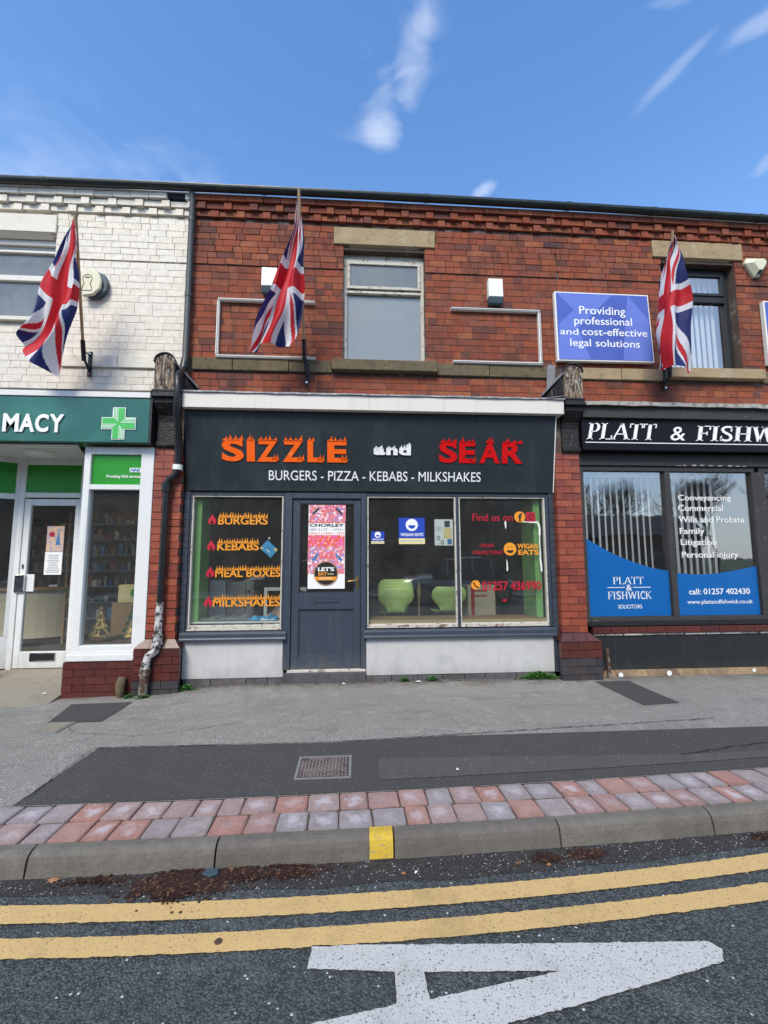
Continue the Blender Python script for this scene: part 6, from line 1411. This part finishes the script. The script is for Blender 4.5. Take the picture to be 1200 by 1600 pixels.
leaf('large tan fallen leaf in the gutter near the left kerb joint', -1.43, -3.055, .035, 1); leaf('small orange fallen leaf beside the dark litter heap', -.60, -3.045, .016, 2)
leaf('small tan fallen leaf right of the yellow kerb mark', .24, -3.13, .014, 3); leaf('reddish fallen leaf left of the small litter heap', .82, -3.10, .024, 4, 'leaf_litter'); leaf('small reddish brown leaf right of the reddish leaf', .97, -3.12, .015, 5)
sl = MB().prism_z([(-.72,-3.055),(-.66,-3.045),(-.655,-3.085),(-.69,-3.10),(-.73,-3.08)], ROAD+.012, ROAD+.024).build('slate_fragment', 'alarm_blue', None, bevel=.002); solo(sl, 'broken blue slate piece in the dark litter heap by the kerb', 'slate piece')
def scrap(label, x, y, s_, seed, z=None):
    r = random.Random(seed); z = ground(x, y)+.006 if z is None else z; pts = [(x+s_*r.uniform(.5, 1)*math.cos(k_*.9), y+s_*.6*r.uniform(.5, 1)*math.sin(k_*.9), z+.01*r.random()) for k_ in range(7)]
    o = MB().add([(x, y, z+.015)]+pts, [(0, k_+1, (k_+1) % 7+1) for k_ in range(7)]).build('paper_scrap', 'paper_white', None, fix=False); solo(o, label, 'litter')
scrap('crumpled white scrap at the wall foot between two weed tufts', .75, -.10, .05, 1); scrap('white litter scrap below the shop door step', -.13, -.12, .025, 2); scrap('white scrap on the pharmacy entrance ramp', -3.45, -.12, .03, 3, -.08)
scrap('white bird dropping on the dark tarmac strip', .69, -2.36, .018, 4); scrap('small white speck of paper in the gutter right of the yellow kerb mark', .30, -3.13, .010, 5, ROAD+.006)
wsh = MB().tube([(-.54, -3.452, ROAD+.010), (-.54, -3.452, ROAD+.013)], [.016, .013], 14).build('metal_washer', 'rusty_iron', None); solo(wsh, 'round metal washer pressed into the nearer yellow line', 'washer')

# ================================================================== across the street (seen in the window reflections)
opp = sheet('far_pavement', lambda x: (-14.0, -11.0), [-60, -20, 0, 20, 60], 'footway_grey', None, -.02, 'structure')
box('far_kerb', (-60, 60, -11.01, -10.9, -.2, -.015), 'kerb_concrete')['kind'] = 'structure'
def bare_tree(label, x, y, h, seed):
    e = thing('bare_tree', label, 'tree', (x, y, -.45), 'bare trees across the street'); r = random.Random(seed); tr = MB(); cr = MB()
    def grow(p, d_, l_, rad_, dep):
        q = p+d_*l_; mid_ = p.lerp(q, .5)+Vector((r.uniform(-1, 1), r.uniform(-1, 1), 0))*l_*.05
        (tr if dep == 0 else cr).tube([p, mid_, q], [rad_, rad_*.85, rad_*.68], 6 if dep < 2 else 3, caps=False)
        if dep >= 8: return
        for k_ in range(3 if dep < 4 else 2):
            ax = Vector((r.uniform(-1, 1), r.uniform(-1, 1), r.uniform(-.2, .5))).normalized(); nd = (d_+ax*r.uniform(.4, .75)+Vector((0, 0, .12))).normalized()
            grow(q if k_ == 0 or dep == 0 else p.lerp(q, r.uniform(.5, .95)), nd, l_*r.uniform(.66, .84), rad_*.66, dep+1)
    grow(Vector((x, y, -.45)), Vector((r.uniform(-.05, .05), 0, 1)).normalized(), h*.22, h*.013, 0)
    tr.build('trunk', 'bark', e, fix=False); cr.build('crown', 'bark', e, fix=False); return e
spots = [(12.0, -24, 9.5), (16.0, -22.5, 9), (19.0, -25, 10), (21.5, -21.5, 9.5), (25.5, -24, 10.5), (29.5, -22, 10)]
lbs = ['leftmost bare tree across the street', 'second bare tree across the street', 'third bare tree, behind the low roof across the street', 'fourth bare tree, right of the low roof', 'fifth bare tree across the street', 'rightmost bare tree across the street']
protos = [bare_tree(lbs[0], *spots[0], 5), bare_tree(lbs[1], *spots[1], 9)]
for i in range(2, 6):
    s0 = protos[i % 2]; sp = spots[i % 2]; c = s0.copy(); C.objects.link(c); c.location = (spots[i][0], spots[i][1], -.45); c['label'] = lbs[i]; c.rotation_euler.z = 1.1*i; c.scale = (spots[i][2]/sp[2],)*3
    for ch in s0.children: k_ = ch.copy(); C.objects.link(k_); inv = ch.matrix_parent_inverse.copy(); k_.parent = c; k_.matrix_parent_inverse = inv
bl = thing('low_building', 'low brown building with grey pitched roof across the street', 'building', (15.5, -19, -.4))
box('wall', (12.6, 18.5, -20.5, -16.5, -.45, 2.5), 'far_building', bl); MB().prism_x([(-16.2, 2.5), (-18.5, 3.7), (-20.8, 2.5)], 12.3, 18.8).build('roof', 'far_roof', bl)
for k_ in range(3): f_ = box('window', (13.2+1.8*k_, 14.3+1.8*k_, -16.49, -16.45, .8, 1.9), 'slate_black', bl); box('pane', (13.28+1.8*k_, 14.22+1.8*k_, -16.445, -16.44, .88, 1.82), 'car_glass', f_)
bb = thing('added_brick_building', 'added long two storey brick building that darkens the window reflections', 'building', (-6, -20, -.4))  # added opposite to keep sky reflections off the takeaway and pharmacy glass
box('wall', (-24, 10.6, -24, -16.5, -.45, 5.4), 'far_building', bb); MB().prism_x([(-16.2, 5.4), (-20.2, 7.4), (-24.3, 5.4)], -24.2, 10.8).build('roof', 'far_roof', bb)
for k_ in range(11):
    for zz in (.7, 3.4): f_ = box('window', (-22.8+3.0*k_, -21.5+3.0*k_, -16.49, -16.45, zz, zz+1.3), 'slate_black', bb); box('pane', (-22.72+3.0*k_, -21.58+3.0*k_, -16.445, -16.44, zz+.08, zz+1.22), 'car_glass', f_)
def car(label, x, y, mat):
    e = thing('parked_car', label, 'car', (x, y, ROAD)); L_, W_ = 2.05, .86
    sec = [(-L_, .35, .60, .70), (-L_*.97, .28, .82, .78), (-1.45, .22, .93, .84), (-.95, .20, .97, .86), (.1, .20, .98, .86), (.95, .20, .96, .86), (1.55, .22, .92, .85), (1.95, .28, .80, .78), (L_, .38, .55, .70)]
    v = []; f = []
    for (sx, zb, zt, hw) in sec: v += [(x+sx, y-hw*.9, ROAD+zb), (x+sx, y-hw, ROAD+(zb+zt)*.5), (x+sx, y-hw*.93, ROAD+zt), (x+sx, y+hw*.93, ROAD+zt), (x+sx, y+hw, ROAD+(zb+zt)*.5), (x+sx, y+hw*.9, ROAD+zb)]
    for i in range(len(sec)-1):
        for q in range(6): f.append((i*6+q, (i+1)*6+q, (i+1)*6+(q+1) % 6, i*6+(q+1) % 6))
    f += [(0,1,2,3,4,5), tuple(len(sec)*6-1-q for q in range(6))]; o = MB().add(v, f, True).build('body', mat, e); o.modifiers.new('round', 'SUBSURF').render_levels = 2
    cb = [(-1.10, .80), (-.55, 1.40), (.75, 1.44), (1.55, .80)]
    for nm, k_, dz, m_, hw0, hw1 in (('cabin_glass', 1.0, 0, 'car_glass', .80, .60),):
        v = [(x+a, y-(hw0 if zz < 1 else hw1), ROAD+zz) for a, zz in cb]+[(x+a, y+(hw0 if zz < 1 else hw1), ROAD+zz) for a, zz in cb]
        MB().add(v, [(0,1,2,3),(7,6,5,4),(0,4,5,1),(1,5,6,2),(2,6,7,3)]).build(nm, m_, e, bevel=.03)
    MB().add([(x-.55, y-.60, ROAD+1.415), (x+.75, y-.60, ROAD+1.455), (x+.75, y+.60, ROAD+1.455), (x-.55, y+.60, ROAD+1.415), (x-.5, y-.5, ROAD+1.45), (x+.7, y-.5, ROAD+1.49), (x+.7, y+.5, ROAD+1.49), (x-.5, y+.5, ROAD+1.45)], [(0,3,2,1),(4,5,6,7),(0,1,5,4),(1,2,6,5),(2,3,7,6),(3,0,4,7)]).build('roof', mat, e, bevel=.01)
    for sx in (-.55, .35, .95): MB().tube([(x+sx, y+.61, ROAD+1.42), (x+sx*1.05, y+.80, ROAD+.93)], .03, 6).build('pillar', mat, e)
    for sx in (-1.30, 1.28):
        for sy in (-1, 1):
            w_ = MB().tube([(x+sx, y+sy*.68, ROAD+.31), (x+sx, y+sy*.88, ROAD+.31)], .31, 20).build('wheel', 'tyre', e); MB().tube([(x+sx, y+sy*.881, ROAD+.31), (x+sx, y+sy*.89, ROAD+.31)], .19, 14).build('rim', 'chrome', w_)
    for sy in (-1, 1): box('headlight', (x-L_-.01, x-L_+.10, y+sy*.55-.12, y+sy*.55+.12, ROAD+.60, ROAD+.72), 'chrome', e, bevel=.02)
car('silver grey hatchback parked across the street facing left', 3.6, -9.7, 'car_paint'); car('black hatchback parked across the street beside the silver one', -1.9, -9.8, 'black_gloss')
